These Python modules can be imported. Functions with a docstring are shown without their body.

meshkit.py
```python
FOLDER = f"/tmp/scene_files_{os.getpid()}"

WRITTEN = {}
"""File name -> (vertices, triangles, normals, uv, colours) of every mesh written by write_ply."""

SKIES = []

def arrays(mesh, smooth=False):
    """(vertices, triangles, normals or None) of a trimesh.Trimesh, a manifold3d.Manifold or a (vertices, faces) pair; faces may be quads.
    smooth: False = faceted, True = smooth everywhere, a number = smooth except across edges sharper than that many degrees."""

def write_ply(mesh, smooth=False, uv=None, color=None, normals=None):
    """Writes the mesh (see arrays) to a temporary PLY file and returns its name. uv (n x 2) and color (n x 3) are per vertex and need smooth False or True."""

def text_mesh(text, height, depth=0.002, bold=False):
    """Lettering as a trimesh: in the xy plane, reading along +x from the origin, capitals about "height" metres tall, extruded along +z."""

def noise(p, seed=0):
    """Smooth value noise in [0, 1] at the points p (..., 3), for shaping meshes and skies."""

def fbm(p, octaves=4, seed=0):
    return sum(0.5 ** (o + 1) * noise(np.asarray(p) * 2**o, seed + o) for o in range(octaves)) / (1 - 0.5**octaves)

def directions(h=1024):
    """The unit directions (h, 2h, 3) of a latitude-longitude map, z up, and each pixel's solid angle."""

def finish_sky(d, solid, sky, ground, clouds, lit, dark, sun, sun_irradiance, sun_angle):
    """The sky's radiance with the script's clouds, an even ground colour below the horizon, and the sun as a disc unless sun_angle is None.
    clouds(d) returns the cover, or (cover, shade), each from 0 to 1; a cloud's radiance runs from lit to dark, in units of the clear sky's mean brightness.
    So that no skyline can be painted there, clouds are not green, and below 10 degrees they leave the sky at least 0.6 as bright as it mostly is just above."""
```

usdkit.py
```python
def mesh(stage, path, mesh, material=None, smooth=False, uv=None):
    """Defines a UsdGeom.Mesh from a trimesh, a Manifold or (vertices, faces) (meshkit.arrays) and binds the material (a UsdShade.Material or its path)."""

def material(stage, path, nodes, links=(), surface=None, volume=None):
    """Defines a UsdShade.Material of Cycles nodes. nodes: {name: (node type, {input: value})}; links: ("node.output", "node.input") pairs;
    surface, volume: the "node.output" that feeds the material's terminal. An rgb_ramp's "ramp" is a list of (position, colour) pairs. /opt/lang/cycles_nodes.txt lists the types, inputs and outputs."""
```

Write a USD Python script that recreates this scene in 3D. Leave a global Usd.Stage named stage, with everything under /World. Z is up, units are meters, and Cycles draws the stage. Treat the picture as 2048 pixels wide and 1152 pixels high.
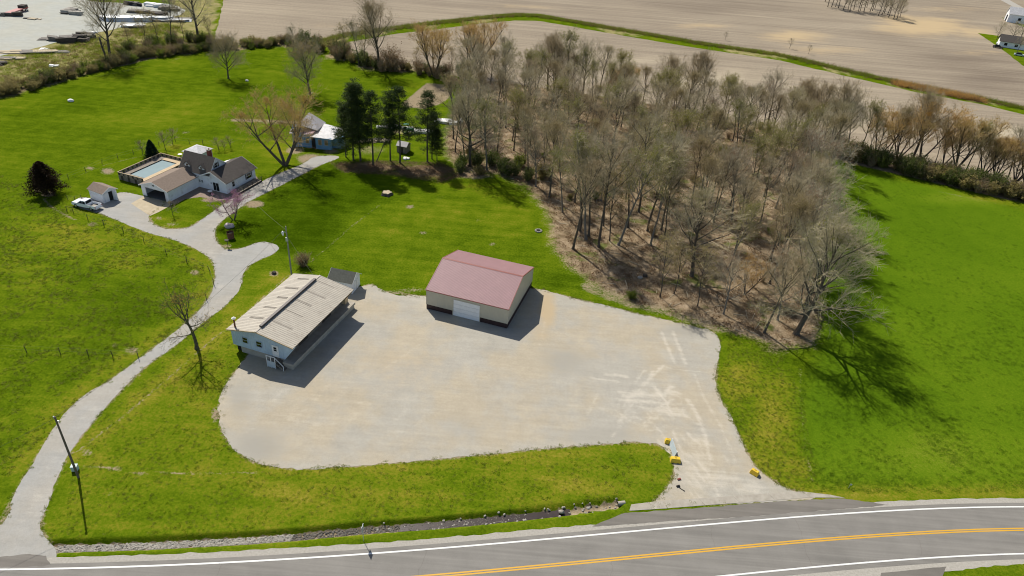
import math, random
import numpy as np, shapely, trimesh
from scipy.spatial import Delaunay
from scipy.interpolate import splprep, splev
from shapely.geometry import Polygon, LineString, Point
from pxr import Gf, Sdf, Usd, UsdGeom, UsdLux, UsdShade, Vt
import usdkit
from meshkit import fbm, noise as vnoise

stage = Usd.Stage.CreateInMemory()
UsdGeom.SetStageUpAxis(stage, UsdGeom.Tokens.z); UsdGeom.SetStageMetersPerUnit(stage, 1.0)
stage.SetDefaultPrim(UsdGeom.Xform.Define(stage, '/World').GetPrim())
PI = math.pi
# ------------------------------------------------------------------ camera, sky, sun, exposure
CAM_H, PITCH, ROLL, FPX = 70.0, math.radians(32.961), math.radians(4.6435), 1393.57   # drone camera; focal length in pixels of a 2048 px wide picture
_c, _s, _cr, _sr = math.cos(PITCH), math.sin(PITCH), math.cos(ROLL), math.sin(ROLL)
_R0, _U0, FWD = np.array([1, 0, 0.]), np.array([0, _s, _c]), np.array([0, _c, -_s])
RGT, UPV = _R0 * _cr + _U0 * _sr, -_R0 * _sr + _U0 * _cr
cam = UsdGeom.Camera.Define(stage, '/World/camera')
m4 = Gf.Matrix4d(*RGT, 0, *UPV, 0, *(-FWD), 0, 0, 0, CAM_H, 1)
cam.AddTransformOp().Set(m4)
cam.CreateHorizontalApertureAttr(36.0); cam.CreateVerticalApertureAttr(20.25)
cam.CreateFocalLengthAttr(36.0 * FPX / 2048); cam.CreateClippingRangeAttr(Gf.Vec2f(0.5, 5000))
cam.CreateExposureAttr(0.33)
SUN_EL, SUN_AZ = math.radians(47), math.radians(-34.5)     # azimuth = atan2(x, y) of the direction towards the sun
SUN = np.array([math.sin(SUN_AZ) * math.cos(SUN_EL), math.cos(SUN_AZ) * math.cos(SUN_EL), math.sin(SUN_EL)])
sun = UsdLux.DistantLight.Define(stage, '/World/sun')
sun.CreateIntensityAttr(1.15); sun.CreateAngleAttr(0.53); sun.CreateNormalizeAttr(True); sun.CreateColorAttr(Gf.Vec3f(1, 0.94, 0.85))
sun.AddTransformOp().Set(Gf.Matrix4d(Gf.Rotation(Gf.Vec3d(0, 0, 1), Gf.Vec3d(*SUN)), Gf.Vec3d(0, 0, 0)))
sky = UsdLux.DomeLight.Define(stage, '/World/sky')
sky_m = usdkit.material(stage, '/World/Looks/sky', {'s': ('sky_texture', {'sky_type': 'single_scattering', 'sun_disc': False, 'sun_elevation': SUN_EL, 'sun_rotation': SUN_AZ, 'altitude': 250.0, 'aerosol_density': 1.6}),
                        'b': ('background_shader', {'strength': 0.076})}, [('s.color', 'b.color')], surface='b.background')
UsdShade.MaterialBindingAPI.Apply(sky.GetPrim()).Bind(sky_m)
sky.GetPrim().SetCustomDataByKey('kind', 'structure')

# ------------------------------------------------------------------ helpers
def at(u, v, z=0.0):
    """Where the photograph's pixel (u, v) meets the level at height z (a survey of the place)."""
    d = RGT * ((u - 1024) / FPX) + UPV * ((576 - v) / FPX) + FWD
    t = (z - CAM_H) / d[2]
    return np.array([d[0] * t, d[1] * t])

def ats(px, z=0.0): return np.array([at(u, v, z) for u, v in px])
used = {}
def numbered(parent, name):
    k = (parent, name); n = used.get(k, -1) + 1; used[k] = n
    return name if n == 0 else f'{name}_{n:03d}'
def tag(prim, label=None, cat=None, group=None, kind=None):
    for k, v in (('label', label), ('category', cat), ('group', group), ('kind', kind)):
        if v: prim.SetCustomDataByKey(k, v)
    return prim
def thing(name, label, cat, loc=(0, 0, 0), rotz=0, group=None, kind=None):
    x = UsdGeom.Xform.Define(stage, '/World/' + numbered('/World', name))
    x.AddTranslateOp().Set(Gf.Vec3d(*map(float, (loc if len(loc) == 3 else (*loc, 0))))); x.AddRotateZOp().Set(math.degrees(rotz))
    return tag(x.GetPrim(), label, cat, group, kind)
def obj(name, mesh, mat, parent=None, smooth=False, label=None):
    pp = str(parent.GetPath()) if parent else '/World'
    m = usdkit.mesh(stage, f'{pp}/{numbered(pp, name)}', mesh, mat, smooth=smooth)
    if label: tag(m.GetPrim(), label)
    return m.GetPrim()
def struct(name, mesh, mat, label, parent=None, smooth=False, kind='structure'):
    return tag(obj(name, mesh, mat, parent, smooth), label, None, None, kind)

class MB:
    """Collects simple shapes into one mesh."""
    def __init__(s): s.v, s.f, s.n = [], [], 0
    def add(s, v, f):
        v = np.asarray(v, float); f = np.asarray(f, int)
        if f.shape[1] == 4: f = np.vstack([f[:, [0, 1, 2]], f[:, [0, 2, 3]]])
        s.v.append(v); s.f.append(f + s.n); s.n += len(v); return s
    def box(s, x0, x1, y0, y1, z0, z1, bev=0.0):
        if bev:
            b = bev; pts = [(x, y, z) for x, y, z in [(x0 + a * b, y0 + c * b, z0 + d * b) for a in (0, 1) for c in (0, 1) for d in (0, 1)]]
            P = []
            for X, sx in ((x0, 1), (x1, -1)):
                for Y, sy in ((y0, 1), (y1, -1)):
                    for Z, sz in ((z0, 1), (z1, -1)):
                        P += [(X + sx * b, Y + sy * b, Z), (X + sx * b, Y, Z + sz * b), (X, Y + sy * b, Z + sz * b)]
            h = trimesh.convex.convex_hull(np.array(P)); return s.add(h.vertices, h.faces)
        v = [(x, y, z) for z in (z0, z1) for y in (y0, y1) for x in (x0, x1)]
        return s.add(v, [(0, 2, 3, 1), (4, 5, 7, 6), (0, 1, 5, 4), (2, 6, 7, 3), (0, 4, 6, 2), (1, 3, 7, 5)])
    def quad(s, a, b, c, d): return s.add([a, b, c, d], [(0, 1, 2, 3)])
    def tri(s, a, b, c): return s.add([a, b, c], [(0, 1, 2)])
    def hull(s, pts):
        h = trimesh.convex.convex_hull(np.array(pts, float)); return s.add(h.vertices, h.faces)
    def slab(s, corners, t):
        """A sheet of thickness t below the four corners."""
        c = np.array(corners, float); n = np.cross(c[1] - c[0], c[-1] - c[0]); n /= np.linalg.norm(n); return s.hull(np.vstack([c, c - n * t]))
    def tube(s, p0, p1, r0, r1=None, k=8, cap=True):
        r1 = r0 if r1 is None else r1
        p0, p1 = np.array(p0, float), np.array(p1, float); v, f = tubes([p0], [p1], [r0], [r1], k); s.add(v, f)
        if cap: s.add(np.vstack([v[k:], p1]), [(i, (i + 1) % k, k) for i in range(k)])
        return s
    def path(s, pts, r, k=6):
        for a, b in zip(pts[:-1], pts[1:]): s.tube(a, b, r, r, k)
        return s
    def get(s): return (np.vstack(s.v), np.vstack(s.f))
    def obj(s, name, mat, parent=None, smooth=False, label=None): return obj(name, s.get(), mat, parent, smooth, label)

def tubes(p0, p1, r0, r1, k):
    p0, p1 = np.asarray(p0, float), np.asarray(p1, float); r0, r1 = np.asarray(r0, float), np.asarray(r1, float)
    d = p1 - p0; d /= np.maximum(np.linalg.norm(d, axis=1, keepdims=True), 1e-9)
    ref = np.where(np.abs(d[:, 2:3]) > 0.9, [[1., 0, 0]], [[0, 0, 1.]])
    a = np.cross(d, ref); a /= np.linalg.norm(a, axis=1, keepdims=True); b = np.cross(d, a)
    t = np.arange(k) / k * 2 * PI
    ring = a[:, None] * np.cos(t)[None, :, None] + b[:, None] * np.sin(t)[None, :, None]
    v = np.concatenate([p0[:, None] + ring * r0[:, None, None], p1[:, None] + ring * r1[:, None, None]], 1).reshape(-1, 3)
    i = np.arange(k); j = (i + 1) % k
    f = np.concatenate([np.stack([i, i + k, j], 1), np.stack([j, i + k, j + k], 1)], 0)
    F = (f[None] + (np.arange(len(p0)) * 2 * k)[:, None, None]).reshape(-1, 3)
    return v, F
def cat(parts):
    V, F, n = [], [], 0
    for v, f in parts:
        V.append(v); F.append(f + n); n += len(v)
    return np.vstack(V), np.vstack(F)

# ------------------------------------------------------------------ materials
class Mat:
    """A small writer of Cycles node graphs; values that are strings are links 'node.output'."""
    def __init__(s): s.nodes, s.links, s.k = {}, [], 0
    def node(s, kind, out, **inp):
        s.k += 1; name = f'n{s.k}'; const = {}
        for key, v in inp.items():
            if isinstance(v, str) and '.' in v and v.split('.')[0] in s.nodes: s.links.append((v, f'{name}.{key}'))
            else: const[key] = v
        s.nodes[name] = (kind, const); return f'{name}.{out}'
    def pos(s): return s.node('geometry', 'position')
    def objpos(s): return s.node('texture_coordinate', 'object')
    def noise(s, scale, detail=3, rough=0.55, vec=None, dist=0.0): return s.node('noise_texture', 'fac', vector=vec or s.pos(), scale=scale, detail=detail, roughness=rough, distortion=dist)
    def math(s, op, a, b=0.5, c=0.0): return s.node('math', 'value', math_type=op, value1=a, value2=b, value3=c)
    def lin(s, a, k, c): return s.math('multiply_add', a, k, c)
    def mix(s, f, a, b, t='mix'): return s.node('mix', 'color', mix_type=t, fac=f, color1=a, color2=b)
    def ramp(s, f, stops): return s.node('rgb_ramp', 'color', fac=f, ramp=stops)
    def step(s, v, a, b): return s.node('map_range', 'result', range_type='smoothstep', value=v, from_min=a, from_max=b, to_min=0.0, to_max=1.0)
    def attr(s, name): return s.node('attribute', 'color', attribute=name)
    def sep(s, c):
        o = s.node('separate_color', 'r', color=c); n = o.split('.')[0]; return f'{n}.r', f'{n}.g', f'{n}.b'
    def bump(s, h, dist, strength=1.0): return s.node('bump', 'normal', height=h, distance=dist, strength=strength)
    def mapv(s, rot=0.0, scale=(1, 1, 1), vec=None): return s.node('mapping', 'vector', vector=vec or s.pos(), rotation=(0, 0, rot), scale=scale)
    def done(s, name, color, rough=0.8, spec=0.3, metal=0.0, normal=None, **more):
        d = dict(base_color=color, roughness=rough, specular_ior_level=spec, metallic=metal, **more)
        if normal: d['normal'] = normal
        p = s.node('principled_bsdf', 'BSDF', **d); return s.out(name, p)
    def out(s, name, surf, vol=None): return usdkit.material(stage, f'/World/Looks/{name}', s.nodes, s.links, surface=surf)

def worn(name, col, var=0.25, scale=1.5, rough=0.7, spec=0.3, metal=0.0, bump=0.0, local=False, dirt=None, streak=None):
    m = Mat(); v = m.objpos() if local else m.pos()
    n = m.noise(scale, 4, 0.6, v); n2 = m.noise(scale * 9, 3, 0.6, v)
    f = m.math('add', m.lin(n, 0.7, 0.0), m.lin(n2, 0.3, 0.0))
    c0 = tuple(x * (1 - var) for x in col); c1 = tuple(min(1, x * (1 + var)) for x in col)
    c = m.ramp(f, [(0.3, c0), (0.7, c1)])
    if dirt:
        vv = m.node('mapping', 'vector', vector=v, scale=streak) if streak else v
        c = m.mix(m.math('multiply', m.step(m.noise(scale * 1.7, 4, 0.65, vv), 0.5, 0.75), 0.7), c, dirt)
    nr = m.bump(n2, bump) if bump else None
    return m.done(name, c, rough, spec, metal, nr)

def sandy(name, stops, scale=3.0, rough=0.95, bump=0.01):
    m = Mat(); n = m.noise(scale, 5, 0.65); return m.done(name, m.ramp(n, stops), rough, 0.1, 0, m.bump(m.noise(scale * 6, 2), bump))

def ground_mat():
    m = Mat()
    dirt, dry, lush = m.sep(m.attr('mask_a')); litter, crop, scrub = m.sep(m.attr('mask_b'))
    big = m.noise(0.045, 4, 0.6); mid = m.noise(0.33, 4, 0.62); fine = m.noise(2.6, 4, 0.7)
    stv = m.mapv(-0.12, (0.10, 1.5, 1.0)); streak = m.noise(0.42, 3, 0.6, stv); grain = m.noise(9.0, 3, 0.7)
    s1 = m.math('add', m.lin(big, 0.6, -0.33), m.lin(mid, 0.62, -0.31))
    s2 = m.math('add', m.lin(fine, 1.0, -0.5), m.lin(streak, 0.42, -0.21))
    s3 = m.math('add', m.math('add', s1, s2), m.lin(grain, 0.55, -0.275))
    f = m.math('add', s3, m.math('add', m.lin(dry, 0.55, 0.43), m.lin(lush, -0.4, 0.0)))
    grass = m.ramp(f, [(0.0, (0.028, 0.054, 0.001)), (0.28, (0.060, 0.102, 0.003)), (0.5, (0.100, 0.149, 0.005)), (0.74, (0.175, 0.178, 0.014)), (1.0, (0.285, 0.228, 0.04))])
    fc = m.math('add', m.lin(dry, 0.8, 0.0), m.math('add', m.math('add', m.lin(grain, 1.0, -0.5), m.lin(fine, 1.15, -0.575)), m.math('add', m.lin(big, 0.7, 0.13), m.lin(mid, 0.35, -0.175))))
    cropc = m.ramp(fc, [(0.0, (0.044, 0.088, 0.003)), (0.45, (0.076, 0.140, 0.005)), (0.75, (0.108, 0.172, 0.007)), (1.0, (0.165, 0.2, 0.02))])
    col = m.mix(crop, grass, cropc)
    fs = m.math('add', m.lin(fine, 0.9, -0.45), m.lin(mid, 1.0, 0.0))
    scr = m.ramp(fs, [(0.2, (0.12, 0.14, 0.03)), (0.5, (0.24, 0.22, 0.085)), (0.8, (0.34, 0.28, 0.15))])
    col = m.mix(m.step(m.math('add', scrub, m.lin(mid, 0.6, -0.3)), 0.35, 0.65), col, scr)
    fl = m.math('add', m.math('add', m.lin(fine, 0.8, -0.4), m.lin(grain, 0.6, -0.3)), m.lin(mid, 1.1, -0.05))
    lit = m.ramp(fl, [(0.0, (0.05, 0.05, 0.018)), (0.3, (0.15, 0.112, 0.066)), (0.52, (0.25, 0.188, 0.118)), (0.75, (0.36, 0.285, 0.19)), (1.0, (0.48, 0.41, 0.30))])
    gl = m.step(m.noise(0.16, 4, 0.6), 0.56, 0.66)
    lit = m.mix(m.math('multiply', gl, 0.75), lit, (0.085, 0.12, 0.018))
    fd = m.math('add', m.lin(fine, 0.9, 0.0), m.lin(grain, 0.4, -0.2))
    dc = m.ramp(fd, [(0.1, (0.13, 0.1, 0.06)), (0.5, (0.28, 0.225, 0.145)), (0.9, (0.44, 0.38, 0.28))])
    jit = m.math('add', m.lin(mid, 0.5, -0.25), m.math('add', m.lin(fine, 0.9, -0.45), m.lin(grain, 0.4, -0.2)))
    col = m.mix(m.step(m.math('add', litter, jit), 0.35, 0.62), col, lit)
    col = m.mix(m.step(m.math('add', dirt, jit), 0.38, 0.66), col, dc)
    h = m.math('add', m.lin(fine, 0.6, 0.0), m.lin(grain, 0.5, 0.0))
    return m.done('ground', col, 1.0, 0.0, 0, m.bump(h, 0.11, 0.8))

def gravel_mat(name, tint, warm, cool):
    m = Mat(); a, b, c = m.sep(m.attr('mask_a'))
    big = m.noise(0.09, 4, 0.6); mid = m.noise(0.6, 4, 0.6); fine = m.noise(7, 4, 0.75)
    stv = m.mapv(math.radians(-52), (0.12, 1.6, 1)); st = m.noise(0.8, 4, 0.6, stv)
    stv2 = m.mapv(math.radians(8), (0.1, 1.5, 1)); st2 = m.noise(0.8, 4, 0.6, stv2)
    speck = m.noise(2.4, 5, 0.8); wear = m.noise(0.22, 5, 0.7)
    f = m.math('add', m.math('add', m.math('add', m.lin(speck, 0.55, -0.275), m.lin(wear, 0.6, -0.3)), m.math('add', m.lin(mid, 0.4, -0.2), m.lin(fine, 0.6, -0.3))), m.math('add', m.lin(st, 0.4, -0.2), m.lin(st2, 0.2, 0.4)))
    dk = lambda k, t: tuple(x * k for x in t)
    base = m.mix(m.step(big, 0.4, 0.62), m.ramp(f, [(0.1, dk(0.76, cool)), (0.9, dk(1.16, cool))]), m.ramp(f, [(0.1, dk(0.76, tint)), (0.9, dk(1.16, tint))]))
    j = m.math('add', m.lin(fine, 0.5, -0.25), m.lin(mid, 0.5, -0.25))
    base = m.mix(m.math('multiply', m.step(m.math('add', b, j), 0.2, 0.9), 0.8), base, warm)
    base = m.mix(m.math('multiply', m.step(m.math('add', c, j), 0.2, 0.9), 0.8), base, dk(0.8, cool))
    base = m.mix(m.math('multiply', m.step(m.math('add', a, m.math('add', j, m.lin(st, 0.7, -0.35))), 0.22, 1.0), 0.75), base, (0.58, 0.53, 0.44))
    return m.done(name, base, 0.95, 0.1, 0, m.bump(fine, 0.03, 0.8))

def field_mat(name, rot, sand=(0.46, 0.35, 0.2)):
    m = Mat(); a, b, c = m.sep(m.attr('mask_a'))
    big = m.noise(0.012, 4, 0.6); mid = m.noise(0.1, 4, 0.6); fine = m.noise(1.1, 4, 0.75)
    rv = m.mapv(rot, (0.03, 1.0, 1)); rows = m.noise(0.55, 3, 0.6, rv); rv2 = m.mapv(rot, (0.02, 0.35, 1)); rows2 = m.noise(0.4, 3, 0.6, rv2)
    f = m.math('add', m.math('add', m.lin(rows, 0.95, -0.475), m.lin(rows2, 0.6, -0.3)), m.math('add', m.lin(fine, 0.75, -0.375), m.lin(big, 0.9, 0.03)))
    f = m.math('add', f, m.lin(b, -0.35, 0.0))
    col = m.ramp(f, [(0.0, (0.17, 0.137, 0.102)), (0.45, (0.255, 0.212, 0.155)), (0.75, (0.325, 0.275, 0.20)), (1.0, (0.44, 0.375, 0.265))])
    j = m.math('add', m.lin(rows2, 0.9, -0.45), m.lin(mid, 0.6, -0.3))
    col = m.mix(m.math('multiply', m.step(m.math('add', a, j), 0.15, 0.9), 0.85), col, sand)
    return m.done(name, col, 0.95, 0.08, 0, m.bump(m.math('add', rows, fine), 0.12, 0.7))

def asphalt_mat(name, col, rot=0.1):
    m = Mat(); big = m.noise(0.25, 4, 0.6); fine = m.noise(12, 3, 0.7); sv = m.mapv(-0.13, (0.03, 1.3, 1)); st = m.noise(1.0, 3, 0.6, sv)
    f = m.math('add', m.lin(big, 0.4, 0.05), m.math('add', m.lin(fine, 0.35, -0.175), m.lin(st, 0.7, -0.35)))
    c = m.ramp(f, [(0.0, tuple(x * 0.72 for x in col)), (0.5, tuple(x * 1.25 for x in col))])
    cr = m.step(m.noise(0.7, 5, 0.7), 0.30, 0.27)
    return m.done(name, c, 0.85, 0.25, 0, m.bump(fine, 0.006))

def leafy(name, c0, c1, trans=0.35, rough=0.7):
    m = Mat(); n = m.node('geometry', 'random_per_island'); r = m.node('object_info', 'random'); f = m.math('add', m.lin(n, 0.7, 0.0), m.lin(r, 0.3, 0.0))
    c = m.ramp(f, [(0.0, c0), (1.0, c1)])
    p = m.node('principled_bsdf', 'BSDF', base_color=c, roughness=rough, specular_ior_level=0.15)
    t = m.node('translucent_bsdf', 'BSDF', color=c)
    return m.out(name, m.node('mix_closure', 'closure', closure1=p, closure2=t, fac=trans))

def bark(name, c0, c1, scale=2.5, moss=None):
    m = Mat(); v = m.node('mapping', 'vector', vector=m.objpos(), scale=(3, 3, 0.6)); n = m.noise(scale, 4, 0.7, v)
    c = m.ramp(n, [(0.3, c0), (0.7, c1)])
    if moss: c = m.mix(m.math('multiply', m.step(m.noise(0.6, 3, 0.6, m.objpos()), 0.45, 0.65), 0.7), c, moss)
    return m.done(name, c, 0.9, 0.15, 0, m.bump(n, 0.03))

X = {}
X['ground'] = ground_mat()
X['lot'] = gravel_mat('lot_gravel', (0.40, 0.352, 0.265), (0.43, 0.335, 0.205), (0.37, 0.35, 0.298))
X['drive'] = gravel_mat('drive_gravel', (0.355, 0.335, 0.292), (0.38, 0.335, 0.25), (0.34, 0.335, 0.31))
X['yard'] = gravel_mat('yard_gravel', (0.40, 0.40, 0.345), (0.36, 0.33, 0.26), (0.39, 0.4, 0.36))
X['asphalt'] = asphalt_mat('asphalt', (0.20, 0.19, 0.17))
X['asphalt_dark'] = asphalt_mat('asphalt_dark', (0.165, 0.152, 0.132))
X['shoulder'] = sandy('shoulder', [(0.2, (0.27, 0.25, 0.215)), (0.8, (0.43, 0.41, 0.36))], 4)
X['concrete'] = sandy('concrete', [(0.2, (0.27, 0.245, 0.2)), (0.8, (0.42, 0.39, 0.33))], 1.2, 0.9, 0.004)
X['concrete_tan'] = sandy('concrete_tan', [(0.2, (0.36, 0.3, 0.2)), (0.8, (0.5, 0.43, 0.31))], 1.0, 0.9, 0.004)
def paint(name, col):
    m = Mat(); n = m.noise(3.5, 4, 0.75); return m.done(name, m.mix(m.step(n, 0.62, 0.72), col, (0.22, 0.2, 0.17)), 0.6, 0.3)
X['white_line'] = paint('white_line', (0.72, 0.73, 0.70)); X['yellow_line'] = paint('yellow_line', (0.60, 0.33, 0.03))
X['bark'] = bark('bark_dark', (0.05, 0.043, 0.033), (0.13, 0.11, 0.085))
X['bark_grey'] = bark('bark_grey', (0.10, 0.092, 0.078), (0.22, 0.2, 0.17))
X['bark_moss'] = bark('bark_moss', (0.05, 0.043, 0.03), (0.14, 0.12, 0.085), 2.5, (0.09, 0.11, 0.03))
def twig(name, c): return leafy(name, tuple(x * 0.8 for x in c), tuple(x * 1.2 for x in c), 0.0, 0.8)
X['twig_grey'] = twig('twig_grey', (0.47, 0.405, 0.265)); X['twig_brown'] = twig('twig_brown', (0.42, 0.335, 0.20)); X['twig_tan'] = twig('twig_tan', (0.43, 0.355, 0.22)); X['twig_pale'] = twig('twig_pale', (0.52, 0.46, 0.33))
X['twig_gold'] = twig('twig_gold', (0.60, 0.42, 0.19))
X['bud_green'] = leafy('bud_green', (0.2, 0.21, 0.035), (0.42, 0.38, 0.09), 0.45)
X['bud_olive'] = leafy('bud_olive', (0.26, 0.22, 0.08), (0.48, 0.40, 0.16), 0.5)
X['bud_yellow'] = leafy('bud_yellow', (0.42, 0.30, 0.06), (0.62, 0.45, 0.13), 0.55)
X['bud_orange'] = leafy('bud_orange', (0.54, 0.32, 0.08), (0.74, 0.5, 0.2), 0.55)
X['bud_red'] = leafy('bud_red', (0.25, 0.13, 0.07), (0.42, 0.25, 0.15), 0.3)
X['blossom'] = leafy('blossom', (0.36, 0.17, 0.29), (0.55, 0.33, 0.47), 0.3)
X['leaf_green'] = leafy('leaf_green', (0.07, 0.11, 0.015), (0.2, 0.23, 0.05), 0.45)
X['leaf_bright'] = leafy('leaf_bright', (0.13, 0.19, 0.02), (0.32, 0.33, 0.06), 0.5)
X['leaf_brown'] = leafy('leaf_brown', (0.2, 0.125, 0.065), (0.42, 0.28, 0.16), 0.3)
X['needle'] = leafy('needle', (0.035, 0.06, 0.018), (0.13, 0.165, 0.05), 0.35)
X['needle_dark'] = leafy('needle_dark', (0.012, 0.03, 0.012), (0.04, 0.07, 0.022), 0.15)
X['maroon'] = leafy('maroon_leaf', (0.035, 0.02, 0.010), (0.105, 0.07, 0.032), 0.2)
X['blade'] = leafy('grass_blade', (0.15, 0.235, 0.002), (0.30, 0.36, 0.006), 0.55)
X['blade_crop'] = leafy('crop_blade', (0.08, 0.15, 0.001), (0.16, 0.25, 0.003), 0.5)
X['blade_dry'] = leafy('grass_blade_dry', (0.17, 0.2, 0.02), (0.45, 0.38, 0.14), 0.5)
X['white_siding'] = worn('white_siding', (0.72, 0.73, 0.74), 0.08, 0.8, 0.6, 0.3, dirt=(0.55, 0.53, 0.5))
X['white_trim'] = worn('white_trim', (0.74, 0.73, 0.7), 0.08, 1.2, 0.55)
X['blue_siding'] = worn('blue_siding', (0.40, 0.50, 0.58), 0.14, 0.9, 0.6, 0.3, dirt=(0.42, 0.46, 0.48), streak=(1, 1, 0.2))
X['blue_wall'] = worn('blue_wall', (0.12, 0.25, 0.40), 0.18, 0.9, 0.7)
X['tan_steel'] = worn('tan_steel', (0.46, 0.42, 0.32), 0.05, 0.5, 0.45, 0.4)
X['dark_brown'] = worn('dark_brown', (0.030, 0.014, 0.013), 0.2, 1, 0.5, 0.4)
X['red_steel'] = worn('red_steel', (0.30, 0.175, 0.18), 0.07, 0.45, 0.55, 0.35, dirt=(0.34, 0.2, 0.2), streak=(0.5, 0.5, 0.5))
X['red_trim'] = worn('red_trim', (0.27, 0.085, 0.07), 0.1, 1, 0.45, 0.4)
X['cream_steel'] = worn('cream_steel', (0.40, 0.365, 0.30), 0.12, 0.6, 0.6, 0.25, dirt=(0.31, 0.265, 0.21), streak=(1.2, 1.2, 1))
X['seam'] = worn('seam_dark', (0.16, 0.135, 0.11), 0.2, 1.5, 0.7)
X['ridge_brown'] = worn('ridge_brown', (0.075, 0.06, 0.052), 0.2, 1.5, 0.55, 0.4)
X['rust'] = worn('rust', (0.16, 0.07, 0.04), 0.3, 3, 0.85)
X['wood_old'] = worn('wood_old', (0.21, 0.18, 0.145), 0.35, 2.2, 0.85, dirt=(0.1, 0.085, 0.07))
X['wood_dark'] = worn('wood_dark', (0.055, 0.045, 0.035), 0.3, 2.0, 0.85)
X['wood_tan'] = worn('wood_tan', (0.47, 0.36, 0.22), 0.18, 2.0, 0.8)
X['pole_wood'] = worn('pole_wood', (0.13, 0.105, 0.08), 0.25, 2.0, 0.85)
X['pole_grey'] = worn('pole_grey', (0.26, 0.24, 0.2), 0.2, 2.0, 0.85)
X['shingle_brown'] = worn('shingle_brown', (0.225, 0.178, 0.142), 0.2, 3.0, 0.9, 0.1, bump=0.01, dirt=(0.18, 0.145, 0.12)); X['shingle_mid'] = worn('shingle_mid', (0.135, 0.115, 0.098), 0.2, 3.0, 0.9, 0.1, bump=0.01, dirt=(0.11, 0.095, 0.085))
X['shingle_grey'] = worn('shingle_grey', (0.09, 0.08, 0.072), 0.2, 3.0, 0.9, 0.1, bump=0.01)
X['shingle_green'] = worn('shingle_green', (0.115, 0.118, 0.10), 0.2, 3.0, 0.9, 0.15, bump=0.01)
X['roof_grey'] = worn('roof_grey', (0.36, 0.35, 0.36), 0.14, 0.7, 0.6, dirt=(0.3, 0.27, 0.27))
X['roof_white'] = worn('roof_white', (0.55, 0.55, 0.55), 0.25, 1.6, 0.6, dirt=(0.4, 0.38, 0.36))
X['roof_pink'] = worn('roof_pink', (0.42, 0.27, 0.28), 0.15, 1.0, 0.7)
X['brick'] = worn('brick_red', (0.20, 0.055, 0.04), 0.25, 4.0, 0.85)
X['pool'] = worn('pool_cover', (0.235, 0.31, 0.325), 0.06, 0.6, 0.9, 0.1)
X['black'] = worn('black_void', (0.012, 0.012, 0.012), 0.3, 2, 0.9)
X['dark_floor'] = worn('dark_floor', (0.15, 0.145, 0.135), 0.2, 1.5, 0.9)
X['car_white'] = worn('car_white', (0.75, 0.76, 0.77), 0.03, 1, 0.25, 0.6)
X['tyre'] = worn('tyre', (0.02, 0.02, 0.02), 0.2, 4, 0.85)
X['chrome'] = worn('chrome', (0.6, 0.6, 0.6), 0.05, 2, 0.25, 0.5, 0.8)
X['red_lamp'] = worn('red_lamp', (0.35, 0.02, 0.02), 0.1, 4, 0.3, 0.5)
X['yellow_paint'] = worn('yellow_paint', (0.66, 0.45, 0.03), 0.12, 3, 0.6, dirt=(0.5, 0.36, 0.08))
X['panel_white'] = worn('panel_white', (0.42, 0.48, 0.50), 0.06, 1.5, 0.5)
X['metal_grey'] = worn('metal_grey', (0.42, 0.44, 0.45), 0.1, 2, 0.4, 0.5, 0.5)
X['transformer'] = worn('transformer_paint', (0.40, 0.50, 0.47), 0.1, 3, 0.5)
X['lamp_white'] = worn('lamp_white', (0.75, 0.75, 0.73), 0.05, 3, 0.4)
X['stone'] = worn('stone_pale', (0.31, 0.29, 0.25), 0.35, 1.3, 0.9, dirt=(0.17, 0.155, 0.13))
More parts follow.
